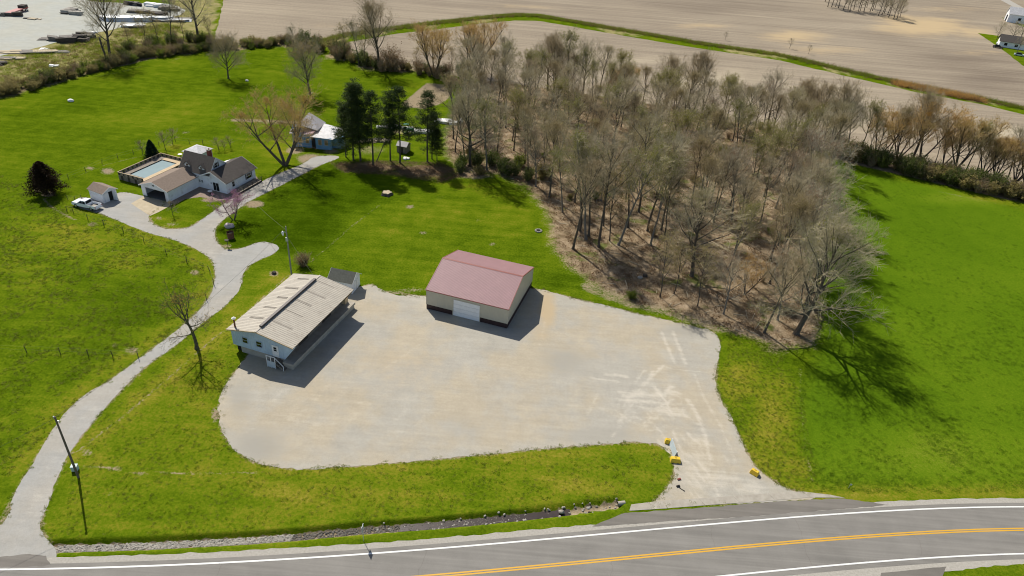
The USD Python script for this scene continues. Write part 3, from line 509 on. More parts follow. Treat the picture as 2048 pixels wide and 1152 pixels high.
def window(parent, o, u, n, w, h, frame='white_trim', t=0.07, d=0.05, bars=1, pane='black'):
    """A framed window with panes, o its lower left corner on the wall, u along it, n outwards."""
    o, u, n = np.array(o, float), np.array(u, float), np.array(n, float)
    def bar(mb, a0, a1, b0, b1, d0, d1): mb.hull([o + u * a + ez * b + n * c for a in (a0, a1) for b in (b0, b1) for c in (d0, d1)])
    m = MB(); bar(m, -t, 0, -t, h + t, 0, d); bar(m, w, w + t, -t, h + t, 0, d); bar(m, 0, w, -t, 0, 0, d + .02); bar(m, 0, w, h, h + t, 0, d)
    if bars: bar(m, 0, w, h / 2 - .03, h / 2 + .03, 0.003, d - .01)
    f = m.obj('window', X[frame], parent)
    p = MB(); bar(p, 0, w, 0, h, 0.002, 0.012); p.obj('backing', X[pane], f)
    g = MB(); g.quad(*(o + u * a + ez * b + n * 0.03 for a, b in ((0, 0), (w, 0), (w, h), (0, h)))); g.obj('pane', X['glass'], f)

# --- the red roofed barn
B_ANG, BL, BW, BE, BR = -0.2712344, 15.0, 14.83, 3.99, 6.30
barn = thing('pole_barn', 'tan steel barn with a dusty red metal roof and white overhead door', 'barn', (-5.476, 104.25), B_ANG)
hx, hy = BL / 2 - 0.12, BW / 2 - 0.12
dx0, dx1, dh = -hx + 0.335 * 2 * hx, -hx + 0.665 * 2 * hx, 3.25
body = MB(); gable(body, -hx + .1, hx - .1, -hy + .1, hy - .1, 0.0, BE - .12, BR - .15); body.obj('frame', X['tan_steel'], barn)
sl = (BR - BE) / (BW / 2); nP = 16; pw = 2 * hx / nP
for i in range(nP):                                                   # front sheets, the dark band below each
    x0 = -hx + i * pw; x1 = x0 + pw
    if x1 > dx0 + .05 and x0 < dx1 - .05:
        a, b = max(x0, dx0), min(x1, dx1)
        obj('wall_panel', ribbed((x0, -hy, dh + .08), ex, ez, -ey, pw, BE - dh - .16, BE - dh - .16, 4, .018), X['tan_steel'], barn)
        for p, q in ((x0, dx0), (dx1, x1)):
            if q - p > .06:
                obj('wall_panel', ribbed((p, -hy, .95), ex, ez, -ey, q - p, dh - .87, dh - .87, 2, .018), X['tan_steel'], barn); obj('band_panel', ribbed((p, -hy - .004, .02), ex, ez, -ey, q - p, .93, .93, 2, .018), X['dark_brown'], barn)
        continue
    obj('wall_panel', ribbed((x0, -hy, .95), ex, ez, -ey, pw, BE - 1.03, BE - 1.03, 4, .018), X['tan_steel'], barn)
    obj('band_panel', ribbed((x0, -hy - .004, .02), ex, ez, -ey, pw, .93, .93, 4, .018), X['dark_brown'], barn)
    y0 = -hy + i * (2 * hy / nP); y1 = y0 + 2 * hy / nP; top = lambda y: BR - .1 - sl * abs(y) - 0.03
    obj('wall_panel', ribbed((hx, y0, .95), ey, ez, ex, y1 - y0, top(y0) - .95, top(y1) - .95, 4, .018), X['tan_steel'], barn)
    obj('band_panel', ribbed((hx + .004, y0, .02), ey, ez, ex, y1 - y0, .93, .93, 4, .018), X['dark_brown'], barn)
for i in range(nP):                                                   # the gable sheets the loop above skipped beside the door
    x0 = -hx + i * pw
    if x0 + pw > dx0 + .05 and x0 < dx1 - .05:
        y0 = -hy + i * (2 * hy / nP); y1 = y0 + 2 * hy / nP
        obj('wall_panel', ribbed((hx, y0, .95), ey, ez, ex, y1 - y0, top(y0) - .95, top(y1) - .95, 4, .018), X['tan_steel'], barn)
        obj('band_panel', ribbed((hx + .004, y0, .02), ey, ez, ex, y1 - y0, .93, .93, 4, .018), X['dark_brown'], barn)
MB().box(-hx - .02, hx, hy, hy + .02, 0, BE - .1).obj('rear_wall', X['tan_steel'], barn)
left = MB(); left.hull([(-hx - d, y, z) for d in (0, .02) for y, z in ((-hy, 0), (hy, 0), (-hy, BE - .1), (hy, BE - .1), (0, BR - .12))]); left.obj('side_wall', X['tan_steel'], barn)
door = MB()
for k in range(4): door.box(dx0 + .06, dx1 - .06, -hy - .035, -hy + .02, .03 + k * dh / 4, .03 + (k + 1) * dh / 4 - .025, .008)
dp = door.obj('overhead_door', X['white_trim'], barn)
t = MB(); t.box(dx0 - .09, dx0 + .05, -hy - .05, -hy, 0, dh + .1); t.box(dx1 - .05, dx1 + .09, -hy - .05, -hy, 0, dh + .1); t.box(dx0 + .05, dx1 - .05, -hy - .05, -hy, dh + .03, dh + .13); t.obj('door_trim', X['tan_steel'], barn)
for k in range(4):
    for j in range(6): MB().box(dx0 + .2 + j * (dx1 - dx0 - .3) / 6, dx0 + .06 + (j + 1) * (dx1 - dx0 - .3) / 6, -hy - .042, -hy - .034, .15 + k * dh / 4, .03 + (k + 1) * dh / 4 - .14).obj('raised_panel', X['white_trim'], dp)
s1 = math.hypot(BW / 2, BR - BE); nR = 17; rw_ = BL / nR
for sgn in (-1, 1):
    w_ = np.array([0, -sgn * BW / 2, BR - BE]) / s1; n_ = np.array([0, sgn * (BR - BE), BW / 2]) / s1
    deck = MB(); deck.slab([(-BL / 2 + .02, sgn * (BW / 2 - .02), BE - .01), (BL / 2 - .02, sgn * (BW / 2 - .02), BE - .01), (BL / 2 - .02, 0, BR - .01), (-BL / 2 + .02, 0, BR - .01)][::(-1 if sgn > 0 else 1)], .06); deck.obj('roof_deck', X['red_trim'], barn)
    for i in range(nR):
        if sgn < 0: obj('roof_panel', ribbed((-BL / 2 + i * rw_, -BW / 2, BE + .015), ex, w_, n_, rw_, s1, s1, 4, .022, .035), X['red_steel'], barn)
        else: obj('roof_panel', ribbed((BL / 2 - i * rw_, BW / 2, BE + .015), -ex, w_, n_, rw_, s1, s1, 4, .022, .035), X['red_steel'], barn)
    for x in (-BL / 2, BL / 2):
        r = MB(); r.hull([(x + a, y, z + b) for a in (-.04, .04) for b in (-.12, .05) for y, z in ((sgn * BW / 2, BE), (0, BR))]); r.obj('rake_trim', X['red_trim'], barn)
c = MB(); c.hull([(x, y, z) for x in (-BL / 2 - .03, BL / 2 + .03) for y, z in ((-.22, BR - .02), (.22, BR - .02), (0, BR + .075), (0, BR))]); c.obj('ridge_cap', X['red_trim'], barn)
MB().box(-BL / 2, BL / 2, -BW / 2 - .035, -BW / 2 - .005, BE - .13, BE + .005).obj('eave_trim', X['red_trim'], barn)
for x, y in ((-hx, -hy), (hx, -hy), (hx, hy)): MB().box(x - .06, x + .06, y - .05, y + .05, .95, BE - .12).obj('corner_trim', X['tan_steel'], barn)

# --- the blue building with the loading dock (local x away from the road, y to its left)
U_ANG, UL, UW, UE, UR = 1.27863799, 17.58, 11.68, 4.41, 5.50
dock = thing('dock_building', 'pale blue steel building with cream ribbed roof overhanging a concrete loading dock', 'building', (-34.5385, 90.0), U_ANG)
uL, uW = UL / 2, UW / 2; fx = -uL + 0.75; FZ = 1.12                    # front wall plane, floor height
RY = 0.5                                                              # ridge line (local y)
yw = -3.6                                                             # right wall under the overhang
MB().box(fx + .05, uL - .5, yw + .05, uW - .2, FZ, UE - .1).obj('core', X['blue_siding'], dock)
MB().box(fx + .3, uL - .5, yw + .1, uW - .6, 0, FZ).obj('crawl_space', X['black'], dock)
MB().box(fx + .02, fx + .25, yw, 4.3, 0, FZ - .01).obj('foundation', X['concrete'], dock)
def ztop(y): return UR - (UR - UE) * (RY - y) / (RY + uW) if y < RY else UR - (UR - UE) * (y - RY) / (uW - RY)
npan = 12; pwu = (uW - .15 - yw) / npan
wins, dr = [(2.85, 3.72), (0.30, 1.25)], (-2.55, -1.6)
for i in range(npan):
    y1 = uW - .15 - i * pwu; y0 = y1 - pwu
    obj('siding_panel', ribbed((fx, y1, FZ), -ey, ez, -ex, pwu, ztop(y1) - FZ - .09, ztop(y0) - FZ - .09, 2, .03, .04), X['blue_siding'], dock)
wing = MB(); wing.hull([(fx - a, y, z) for a in (0, .06) for y, z in ((yw, FZ), (yw, ztop(yw) - .1), (-uW + .12, UE - .1), (-uW + .12, UE - .35))]); wing.obj('wing_wall', X['blue_siding'], dock)
wing = MB(); wing.hull([(uL - .5 + a, y, z) for a in (0, .06) for y, z in ((yw, FZ), (yw, ztop(yw) - .1), (-uW + .12, UE - .1), (-uW + .12, UE - .35))]); wing.obj('wing_wall', X['wood_tan'], dock)
gw = MB(); gw.hull([(x, y, z) for x in (fx + .04, uL - .55) for y, z in ((yw + .06, UE - .2), (uW - .2, UE - .2), (RY, UR - .12))]); gw.obj('attic', X['blue_siding'], dock)
for a, b in wins: window(dock, (fx - .035, b, 2.15), -ey, -ex, b - a, .95, 'blue_siding')
d = MB(); d.box(fx - .085, fx - .036, dr[0], dr[1], FZ + .02, FZ + 2.1, .008); dd = d.obj('door', X['white_trim'], dock)
MB().box(fx - .095, fx - .086, dr[0] + .22, dr[1] - .22, FZ + 1.15, FZ + 1.9).obj('door_glass', X['black'], dd)
MB().box(fx - .11, fx - .096, dr[0] + .22, dr[1] - .22, FZ + 1.49, FZ + 1.54).obj('muntin', X['white_trim'], dd)
MB().tube((fx - .13, dr[0] + .1, FZ + 1.02), (fx - .086, dr[0] + .1, FZ + 1.02), .035).obj('handle', X['chrome'], dd)
f = MB()
for a, b in ((dr[0] - .1, dr[0]), (dr[1], dr[1] + .1)): f.box(fx - .07, fx - .033, a, b, FZ, FZ + 2.2)
f.box(fx - .07, fx - .033, dr[0], dr[1], FZ + 2.1, FZ + 2.2); f.obj('door_frame', X['white_trim'], dock)
# dock platform under the overhang, with its shaded wall of old boards
MB().box(-uL + .1, uL + .9, -uW + .45, yw, .72, FZ, .02).obj('dock_slab', X['concrete'], dock)
MB().box(-uL + .25, uL + .75, -uW + .62, yw - .02, 0, .72).obj('dock_base', X['concrete'], dock)
MB().box(uL - .4, uL + .5, -uW + 1.6, -2.9, FZ + .003, FZ + .9).obj('end_panel', X['wood_tan'], dock)
nb = 40
for i in range(nb):
    x0 = fx + .02 + i * (uL - .5 - fx) / nb; x1 = x0 + (uL - .5 - fx) / nb
    MB().box(x0 + .012, x1 - .012, yw - .03, yw + .05, FZ + .005, ztop(yw) - .12).obj('wall_board', X['wood_old'], dock)
for xa in (-4.5, 2.2): MB().box(xa, xa + 2.6, yw - .06, yw - .031, FZ + .02, FZ + 2.4).obj('dock_door', X['wood_dark'], dock)
for xa in np.linspace(-uL + .9, uL - .6, 6): MB().box(xa, xa + .1, -uW + .2, yw - .07, UE - .02, UE + .1).obj('overhang_beam', X['wood_old'], dock)
nr = 22; prw = UL / nr
for sgn in (-1, 1):                                                   # right slope (-1) and left slope (+1)
    run = (uW + RY) if sgn < 0 else (uW - RY); s_ = math.hypot(run, UR - UE); w_ = np.array([0, -sgn * run, UR - UE]) / s_; n_ = np.array([0, sgn * (UR - UE), run]) / s_
    dk = MB(); cs = [(-uL + .02, sgn * (uW - .02), UE - .005), (uL - .02, sgn * (uW - .02), UE - .005), (uL - .02, RY, UR - .005), (-uL + .02, RY, UR - .005)]
    dk.slab(cs if sgn < 0 else cs[::-1], .07); dk.obj('roof_deck', X['wood_tan'], dock)
    for i in range(nr):
        if sgn < 0: obj('roof_panel', ribbed((-uL + i * prw, -uW, UE + .02), ex, w_, n_, prw, s_, s_, 2, .032, .085, pan=.45), X['cream_steel'], dock)
        else: obj('roof_panel', ribbed((uL - i * prw, uW, UE + .02), -ex, w_, n_, prw, s_, s_, 2, .032, .085, pan=.45), X['cream_steel'], dock)
    for k, xa in enumerate(np.linspace(-uL + 3.5, uL - 1.8, 5)):
        o = np.array([xa, sgn * uW, UE + .045]); q0, q1 = (.38, .93) if sgn < 0 else (.30, .78)
        st = MB()
        for off in (0, .28):
            c4 = [o + ex * (off + a) + w_ * s_ * b for a, b in ((0, q0 + .06 * (k % 3)), (.09, q0 + .06 * (k % 3)), (.09, q1), (0, q1))]; st.slab(c4 if True else c4, .03)
        st.obj('seam_strip', X['seam'], dock)
    for x in (-uL, uL):
        r = MB(); r.hull([(x + a, y, z + b) for a in (-.03, .03) for b in (-.16, .03) for y, z in ((sgn * uW, UE), (RY, UR))]); r.obj('rake_trim', X['wood_tan'] if x < 0 else X['ridge_brown'], dock)
MB().box(-uL + 1.3, uL - 1.5, RY - .24, RY + .24, UR + .02, UR + .34, .03).obj('ridge_vent', X['ridge_brown'], dock)
MB().box(-uL, -uL + 1.28, RY - .14, RY + .14, UR + .005, UR + .08).obj('ridge_cap', X['cream_steel'], dock); MB().box(uL - 1.48, uL, RY - .14, RY + .14, UR + .005, UR + .08).obj('ridge_cap', X['cream_steel'], dock)
ch = MB(); ch.tube((-uL + .75, 4.75, UE - .1), (-uL + .75, 4.75, UE + 1.75), .13); fl = ch.obj('flue', X['rust'], dock)
cp = MB(); cp.tube((-uL + .75, 4.75, UE + 1.72), (-uL + .75, 4.75, UE + 1.9), .17, .34, 12); cp.tube((-uL + .75, 4.75, UE + 1.9), (-uL + .75, 4.75, UE + 2.1), .34, .1, 12); cp.obj('flue_cap', X['white_trim'], fl, smooth=30)
st = thing('entry_steps', 'weathered wooden steps with white railing at the blue building door', 'steps', at(548, 727), U_ANG)
# local frame of the steps: same axes as the building, origin at its foot
so = at(548, 727); Rm = np.array([[math.cos(U_ANG), math.sin(U_ANG)], [-math.sin(U_ANG), math.cos(U_ANG)]]); dl = Rm @ (np.array([-34.5385, 90.0]) - so)
def S3(x, y): return x + dl[0], y + dl[1]
lx0, ly0 = S3(fx - 1.35, -2.75); lx1, ly1 = S3(fx - .12, -1.3)
MB().box(lx0, lx1, ly0, ly1, FZ - .12, FZ - .02).obj('landing', X['wood_old'], st)
for k in range(5): MB().box(lx0, lx1, ly0 - .29 * (k + 1), ly0 - .29 * k - .01, FZ - .12 - .2 * (k + 1), FZ - .06 - .2 * (k + 1)).obj('tread', X['wood_old'], st)
for xx in (lx0 + .02, lx1 - .06):
    g = MB(); g.hull([(xx + a, y, z + b) for a in (0, .05) for b in (-.22, 0) for y, z in ((ly0, FZ - .1), (ly0 - 1.45, .2))]); g.obj('stringer', X['wood_old'], st)
MB().box(lx0 - .02, lx0 + .015, ly0, ly1, .1, FZ + .12).obj('side_panel', X['panel_white'], st); MB().box(lx0, lx1, ly1, ly1 + .04, .1, FZ - .02).obj('side_panel', X['panel_white'], st)
for y in (ly0, (ly0 + ly1) / 2, ly1): MB().box(lx0 - .02, lx0 + .06, y - .04, y + .04, 0, FZ + 1.0).obj('post', X['white_trim'], st)
MB().box(lx0 - .03, lx0 + .07, ly0 - .05, ly1 + .05, FZ + .98, FZ + 1.06).obj('rail', X['white_trim'], st)
r = MB(); r.hull([(lx0 - .03 + a, y, z + b) for a in (0, .09) for b in (0, .08) for y, z in ((ly0, FZ + .98), (ly0 - 1.4, .85))]); r.obj('rail', X['white_trim'], st); MB().box(lx0 - .02, lx0 + .06, ly0 - 1.42, ly0 - 1.34, 0, .9).obj('post', X['white_trim'], st)

# --- small white shed behind it (local x = long axis)
shd = thing('garden_shed', 'small white gabled shed with dark green-grey roof behind the blue building', 'shed', (-29.9, 103.85), math.radians(-11.5))
b = MB(); gable(b, -2.15, 2.15, -1.65, 1.65, 0, 2.35, 3.5); b.obj('wall', X['white_siding'], shd)
for sgn in (-1, 1):
    c4 = [(-2.4, sgn * 1.9, 2.24), (2.4, sgn * 1.9, 2.24), (2.4, 0, 3.58), (-2.4, 0, 3.58)]; m = MB(); m.slab(c4 if sgn < 0 else c4[::-1], .09); m.obj('roof_slope', X['shingle_green'], shd)
    for x in (-2.43, 2.4):
        m = MB(); m.hull([(x + a, y, z + bb) for a in (0, .03) for bb in (-.13, .01) for y, z in ((sgn * 1.92, 2.22), (0, 3.58))]); m.obj('barge_board', X['white_trim'], shd)
MB().box(2.155, 2.2, -.8, .8, .05, 2.0, .01).obj('door', X['white_trim'], shd); MB().box(2.2, 2.215, -.02, .02, .05, 2.0).obj('door_seam', X['seam'], shd)

# --- the white house (local x away from the road, y to the left; b below = -y)
H_ANG = math.radians(71.14); HO = (-75.683, 135.735)
hs = thing('farm_house', 'white clapboard house with attached garage, dormers and red brick chimney', 'house', HO, H_ANG)
def roof(parent, corners, t, mat, name='roof_slope'):
    c4 = [np.array(p, float) for p in corners]; n = np.cross(c4[1] - c4[0], c4[3] - c4[0])
    if n[2] < 0: c4 = c4[::-1]
    m = MB(); m.slab(c4, t); return m.obj(name, X[mat], parent)
# garage with a real opening
gx0, gx1, gw_, ge, gr_ = -4.4, 4.4, 3.55, 2.62, 3.85; do0, do1, dhh = -2.75, 2.45, 2.15
w = MB(); w.box(gx0, gx1, -gw_, -gw_ + .15, 0, ge); w.box(gx0, gx1, gw_ - .15, gw_, 0, ge); w.box(gx1 - .15, gx1, -gw_ + .15, gw_ - .15, 0, ge)
w.box(gx0, gx0 + .15, -gw_ + .15, do0, 0, ge); w.box(gx0, gx0 + .15, do1, gw_ - .15, 0, ge); w.box(gx0, gx0 + .15, do0, do1, dhh, ge)
w.hull([(gx0 + a, y, z) for a in (0, .15) for y, z in ((-gw_, ge), (gw_, ge), (0, gr_ - .03))]); w.obj('garage_wall', X['white_siding'], hs)
MB().box(gx0 - .02, gx1, -gw_ + .15, gw_ - .15, .005, .03).obj('garage_floor', X['dark_floor'], hs)
for sgn in (-1, 1): roof(hs, [(gx0 - .35, sgn * (gw_ + .3), ge - .06), (gx1 + .2, sgn * (gw_ + .3), ge - .06), (gx1 + .2, 0, gr_ + .06), (gx0 - .35, 0, gr_ + .06)], .14, 'shingle_brown')
for sgn in (-1, 1):
    m = MB(); m.hull([(gx0 - .38 + a, y, z + bb) for a in (0, .03) for bb in (-.2, .01) for y, z in ((sgn * (gw_ + .32), ge - .08), (0, gr_ + .05))]); m.obj('barge_board', X['white_trim'], hs)
m = MB(); m.box(gx0 - .04, gx0, do0 - .14, do0, 0, dhh + .14); m.box(gx0 - .04, gx0, do1, do1 + .14, 0, dhh + .14); m.box(gx0 - .04, gx0, do0, do1, dhh, dhh + .14); m.obj('garage_door_frame', X['white_trim'], hs)
MB().box(gx0 - .03, gx0, -.2, .25, 2.85, 3.1).obj('gable_vent', X['black'], hs)
# cape: ridge along y
ca0, ca1, cb0, cb1, ce, crz = 4.42, 10.9, -7.0, 0.9, 3.6, 6.85; cam_ = 6.75
m = MB(); m.hull([(x, y, z) for y in (cb0, cb1) for x, z in ((ca0, 0), (ca1, 0), (ca0, ce), (ca1, ce), (cam_, crz - .1))]); m.obj('wall', X['white_siding'], hs)
for x, sg in ((ca0 - .35, -1), (ca1 + .35, 1)): roof(hs, [(x, cb0 - .25, ce - .2), (x, cb1 + .25, ce - .2), (cam_, cb1 + .25, crz), (cam_, cb0 - .25, crz)], .14, 'shingle_mid')
for y in (cb0 - .28, cb1 + .25):
    for x in (ca0 - .36, ca1 + .36):
        m = MB(); m.hull([(xx, y + a, z + bb) for a in (0, .03) for bb in (-.2, .005) for xx, z in ((x, ce - .21), (cam_, crz))]); m.obj('barge_board', X['white_trim'], hs)
for yb in (-.9, -4.75):                                                # two dormers on the front slope
    m = MB(); m.hull([(x, yb + y, z) for x in (4.75, 6.4) for y, z in ((-.72, 3.9), (.72, 3.9), (-.72, 4.75), (.72, 4.75), (0, 5.35))]); dm = m.obj('dormer', X['white_siding'], hs)
    for sg in (-1, 1): roof(dm, [(4.55, yb + sg * .9, 4.62), (6.3, yb + sg * .9, 4.62), (6.3, yb, 5.45), (4.55, yb, 5.45)], .09, 'shingle_grey')
    window(dm, (4.75, yb + .32, 3.98), -ey, -ex, .64, .85)
window(hs, (cam_ - .35, cb0, 4.55), ex, -ey, .8, 1.0)
for k in (0, 1): MB().box(cam_ - .75 + k * 1.32, cam_ - .47 + k * 1.32, cb0 - .05, cb0 - .005, 4.5, 5.6).obj('shutter', X['wood_dark'], hs)
c = MB(); c.box(7.4, 8.15, -5.15, -4.4, 4.8, 7.75, .02); cc = c.obj('chimney', X['brick'], hs); MB().box(7.34, 8.21, -5.21, -4.34, 7.75, 7.87).obj('chimney_cap', X['concrete'], cc); MB().tube((7.78, -4.78, 7.87), (7.78, -4.78, 8.1), .14).obj('chimney_pot', X['rust'], cc)
# right wing: ridge along x at y = -8.2
wy0, wy1, wym, wx0, wx1, we, wr = -11.1, -3.2, -7.6, 4.44, 14.0, 2.65, 4.45
m = MB(); m.hull([(x, y, z) for x in (wx0, wx1) for y, z in ((wy0, 0), (wy1, 0), (wy0, we), (wy1, we), (wym, wr - .05))]); m.obj('wing_wall', X['white_siding'], hs)
for ys, sg in ((wy0 - .4, -1), (wy1 + .1, 1)): roof(hs, [(wx0 - .35, ys, we - .1), (wx1 + .35, ys, we - .1), (wx1 + .35, wym, wr + .08), (wx0 - .35, wym, wr + .08)], .14, 'shingle_grey')
for x in (wx0 - .38, wx1 + .35):
    for ys in (wy0 - .42, wy1 + .1):
        m = MB(); m.hull([(x + a, y, z + bb) for a in (0, .03) for bb in (-.2, .01) for y, z in ((ys, we - .12), (wym, wr + .07))]); m.obj('barge_board', X['white_trim'], hs)
m = MB(); m.box(wx0 - .06, wx0 - .005, -9.2, -7.55, .1, 2.15); sd = m.obj('patio_door', X['white_trim'], hs)
for y in (-9.12, -8.33): MB().box(wx0 - .075, wx0 - .062, y, y + .7, .2, 2.05).obj('pane', X['black'], sd)
for y in (-4.9, -4.2, -3.5): window(hs, (ca0 - .005, y + .45, 1.35), -ey, -ex, .45, .5)
window(hs, (6.3, wy0, .95), ex, -ey, .75, 1.15); window(hs, (11.0, wy0, .95), ex, -ey, 1.5, 1.15)
for x in (10.65, 12.55): MB().box(x, x + .3, wy0 - .04, wy0 - .004, .9, 2.15).obj('shutter', X['wood_dark'], hs)
MB().box(wx0 - .1, wx0 - .006, -7.2, -7.05, 1.6, 1.85).obj('wall_lamp', X['black'], hs); MB().tube((4.3, -3.1, 0), (4.3, -3.1, 3.4), .05).obj('downpipe', X['white_trim'], hs)
# small porch roof of the left gable seen as a white-roofed sun porch
po = thing('sun_porch', 'square white porch with a pale pyramid roof behind the house', 'porch', (HO[0] + 15.1 * math.cos(H_ANG) - 5.9 * -math.sin(H_ANG) * -1, HO[1] + 15.1 * math.sin(H_ANG) + 5.9 * math.cos(H_ANG)), H_ANG)
m = MB()
for x in (-2.1, 2.1):
    for y in (-2.1, 2.1): m.box(x - .07, x + .07, y - .07, y + .07, 0, 2.9)
m.obj('post', X['white_trim'], po)
MB().box(-2.05, 2.05, -2.05, 2.05, .02, 1.1).obj('low_wall', X['white_siding'], po); MB().box(-2.0, 2.0, -2.0, 2.0, 1.1, 2.75).obj('screen', X['panel_white'], po)
m = MB(); m.hull([(x, y, 2.9) for x in (-2.45, 2.45) for y in (-2.45, 2.45)] + [(x, y, 2.98) for x in (-2.45, 2.45) for y in (-2.45, 2.45)] + [(0, 0, 4.15)]); m.obj('roof', X['roof_white'], po)
def hl(x, y): return HO[0] + x * math.cos(H_ANG) - y * math.sin(H_ANG), HO[1] + x * math.sin(H_ANG) + y * math.cos(H_ANG)
# pool with its raised deck
pl = thing('swimming_pool', 'covered pool inside a raised weathered wooden deck beside the garage', 'pool', hl(5.3, 10.2), H_ANG)
X0, X1, Y0, Y1, DZ = -6.3, 6.2, -3.7, 3.45, 1.15; px0, px1, py0, py1 = -4.9, 4.6, -2.6, 1.75
MB().box(px0, px1, py0, py1, .3, .95).obj('pool_cover', X['pool'], pl)
n = 0
for x0, x1, y0, y1 in ((X0, X1, py1, Y1), (X0, X1, Y0, py0), (X0, px0, py0, py1), (px1, X1, py0, py1)):
    ys = np.linspace(y0, y1, max(2, int((y1 - y0) / .28))) 
    for a, b2 in zip(ys[:-1], ys[1:]): MB().box(x0, x1, a + .006, b2 - .006, DZ - .05, DZ).obj('deck_board', X['wood_tan' if y0 < -2.7 or x0 > 4 else 'wood_old'], pl)
for a, b2 in (((X0, Y0), (X0, Y1)), ((X0, Y1), (X1, Y1)), ((X1, Y1), (X1, Y0)), ((X0, Y0), (X1, Y0))):
    a, b2 = np.array(a), np.array(b2); L_ = np.linalg.norm(b2 - a); k = int(L_ / .62); u_ = (b2 - a) / L_
    for i in range(k):
        p, q = a + u_ * (i * L_ / k + .02), a + u_ * ((i + 1) * L_ / k - .02); nn = np.array([-u_[1], u_[0]]) * .03
        m = MB(); m.hull([(*(z + sgn * nn), h) for z in (p, q) for sgn in (-1, 1) for h in (0.0, DZ - .06)]); m.obj('skirt_board', X['wood_old'] if i % 3 else X['wood_dark'], pl)
    if a[1] > 0 or b2[1] > 0:
        m = MB(); m.hull([(*(z + sgn * np.array([-u_[1], u_[0]]) * .07), h) for z in (a, b2) for sgn in (-1, 1) for h in (DZ + .62, DZ + .70)]); m.obj('top_rail', X['wood_tan'], pl)
        for i in range(k):
            p, q = a + u_ * (i * L_ / k + .04), a + u_ * ((i + 1) * L_ / k - .04); nn = np.array([-u_[1], u_[0]]) * .02
            m = MB(); m.hull([(*(z + sgn * nn), h) for z in (p, q) for sgn in (-1, 1) for h in (DZ + .003, DZ + .62)]); m.obj('fence_board', X['wood_old'] if i % 2 else X['wood_dark'], pl)
rd = thing('side_deck', 'long low dark wooden deck with railing along the right wing', 'deck', hl(9.2, -12.4), H_ANG)
for i in range(8): MB().box(-3.9, 3.9, -1.0 + i * .26, -.76 + i * .26, .32, .38).obj('deck_board', X['wood_old'], rd)
MB().box(-3.9, 3.9, -1.03, -1.005, 0, .36).obj('skirt', X['wood_dark'], rd)
for x in np.linspace(-3.8, 3.8, 6): MB().box(x - .05, x + .05, -1.13, -1.035, 0, 1.25).obj('post', X['wood_dark'], rd)
for z in (.75, 1.2): MB().box(-3.9, 3.9, -1.11, -1.05, z, z + .09).obj('rail', X['wood_dark'], rd)
fz = thing('garage_chest', 'white appliance standing inside the open garage', 'appliance', hl(-2.6, -2.3), H_ANG); MB().box(-.5, .5, -.4, .4, .03, 1.0, .03).obj('body', X['white_trim'], fz); MB().box(-.52, .52, -.42, .42, 1.003, 1.08, .02).obj('lid', X['white_trim'], fz)
# side yard path, chairs of the patio
def lawn_chair(p, lab, mat='white_trim', rz=0.0):
    c = thing('patio_table', lab, 'table', p, rz); MB().tube((0, 0, .68), (0, 0, .74), .5, .5, 16).obj('tabletop', X[mat], c); MB().tube((0, 0, 0), (0, 0, .68), .05).obj('pedestal', X['black'], c); MB().tube((0, 0, 0), (0, 0, .05), .28, .28, 12).obj('base', X['black'], c)
lawn_chair(at(421, 388), 'small round white table on the patio before the house'); lawn_chair(at(361, 314), 'small round white table on the grass by the pool deck')

# --- truck shed, left of the garage
ts_a = math.atan2(*(at(130 + 1225 * .0868, 350 + 530 * .0868) - at(130 + 915 * .0868, 350 + 655 * .0868))[::-1])
ts = thing('tool_shed', 'little white shed with brown gable roof and a half open door beside the pickup', 'shed', at(130 + 915 * .0868, 350 + 655 * .0868), ts_a)
b = MB(); b.hull([(x, y, z) for y in (.05, 4.3) for x, z in ((0, 0), (3.15, 0), (0, 2.3), (3.15, 2.3), (1.57, 3.05))]); b.obj('wall', X['white_siding'], ts)
for x, sg in ((-.25, 0), (3.4, 0)): roof(ts, [(x, -.3, 2.2), (x, 4.5, 2.2), (1.57, 4.5, 3.12), (1.57, -.3, 3.12)], .1, 'shingle_brown')
for x in (-.27, 3.42):
    m = MB(); m.hull([(xx, -.33 + a, z + bb) for a in (0, .03) for bb in (-.15, .01) for xx, z in ((x, 2.18), (1.57, 3.11))]); m.obj('barge_board', X['white_trim'], ts)
MB().box(1.3, 2.15, .0, .048, .05, 2.05).obj('doorway', X['black'], ts); MB().box(.35, 1.28, -.05, .0, .05, 2.05, .01).obj('door', X['white_trim'], ts)
d = MB(); d.hull([(2.17 + a * .25, .04 - a * .95, z) for a in (0, 1) for z in (.05, 2.05)] + [(2.21 + a * .25, .04 - a * .95, z) for a in (0, 1) for z in (.05, 2.05)]); d.obj('door', X['white_trim'], ts)

# --- the blue house behind the pines
bh = thing('blue_house', 'blue building with patched grey and white roofs half hidden behind the pines', 'house', at(570 + 310 * .17578, 170 + 725 * .17578), 0.0); UsdGeom.Xformable(bh).AddScaleOp().Set(Gf.Vec3f(1, 1, 1.28))
m = MB(); m.box(-5.0, -.02, .6, 3.6, 0, 2.9); m.box(-.02, 5.0, .1, 4.4, 0, 2.4); m.obj('wall', X['blue_wall'], bh)
m = MB(); m.hull([(x, y, z) for x in (-5.4, -2.6) for y, z in ((1.2, 2.4), (5.4, 2.4), (3.2, 4.0))]); m.obj('gable_end', X['blue_wall'], bh)
roof(bh, [(-5.6, .3, 2.75), (-.3, .3, 2.75), (-.3, 4.0, 3.5), (-5.6, 4.0, 3.5)], .1, 'roof_grey'); roof(bh, [(-5.6, .9, 2.9), (-4.4, 7.2, 2.9), (-2.4, 7.8, 5.2), (-3.6, 1.6, 4.3)], .1, 'roof_grey')
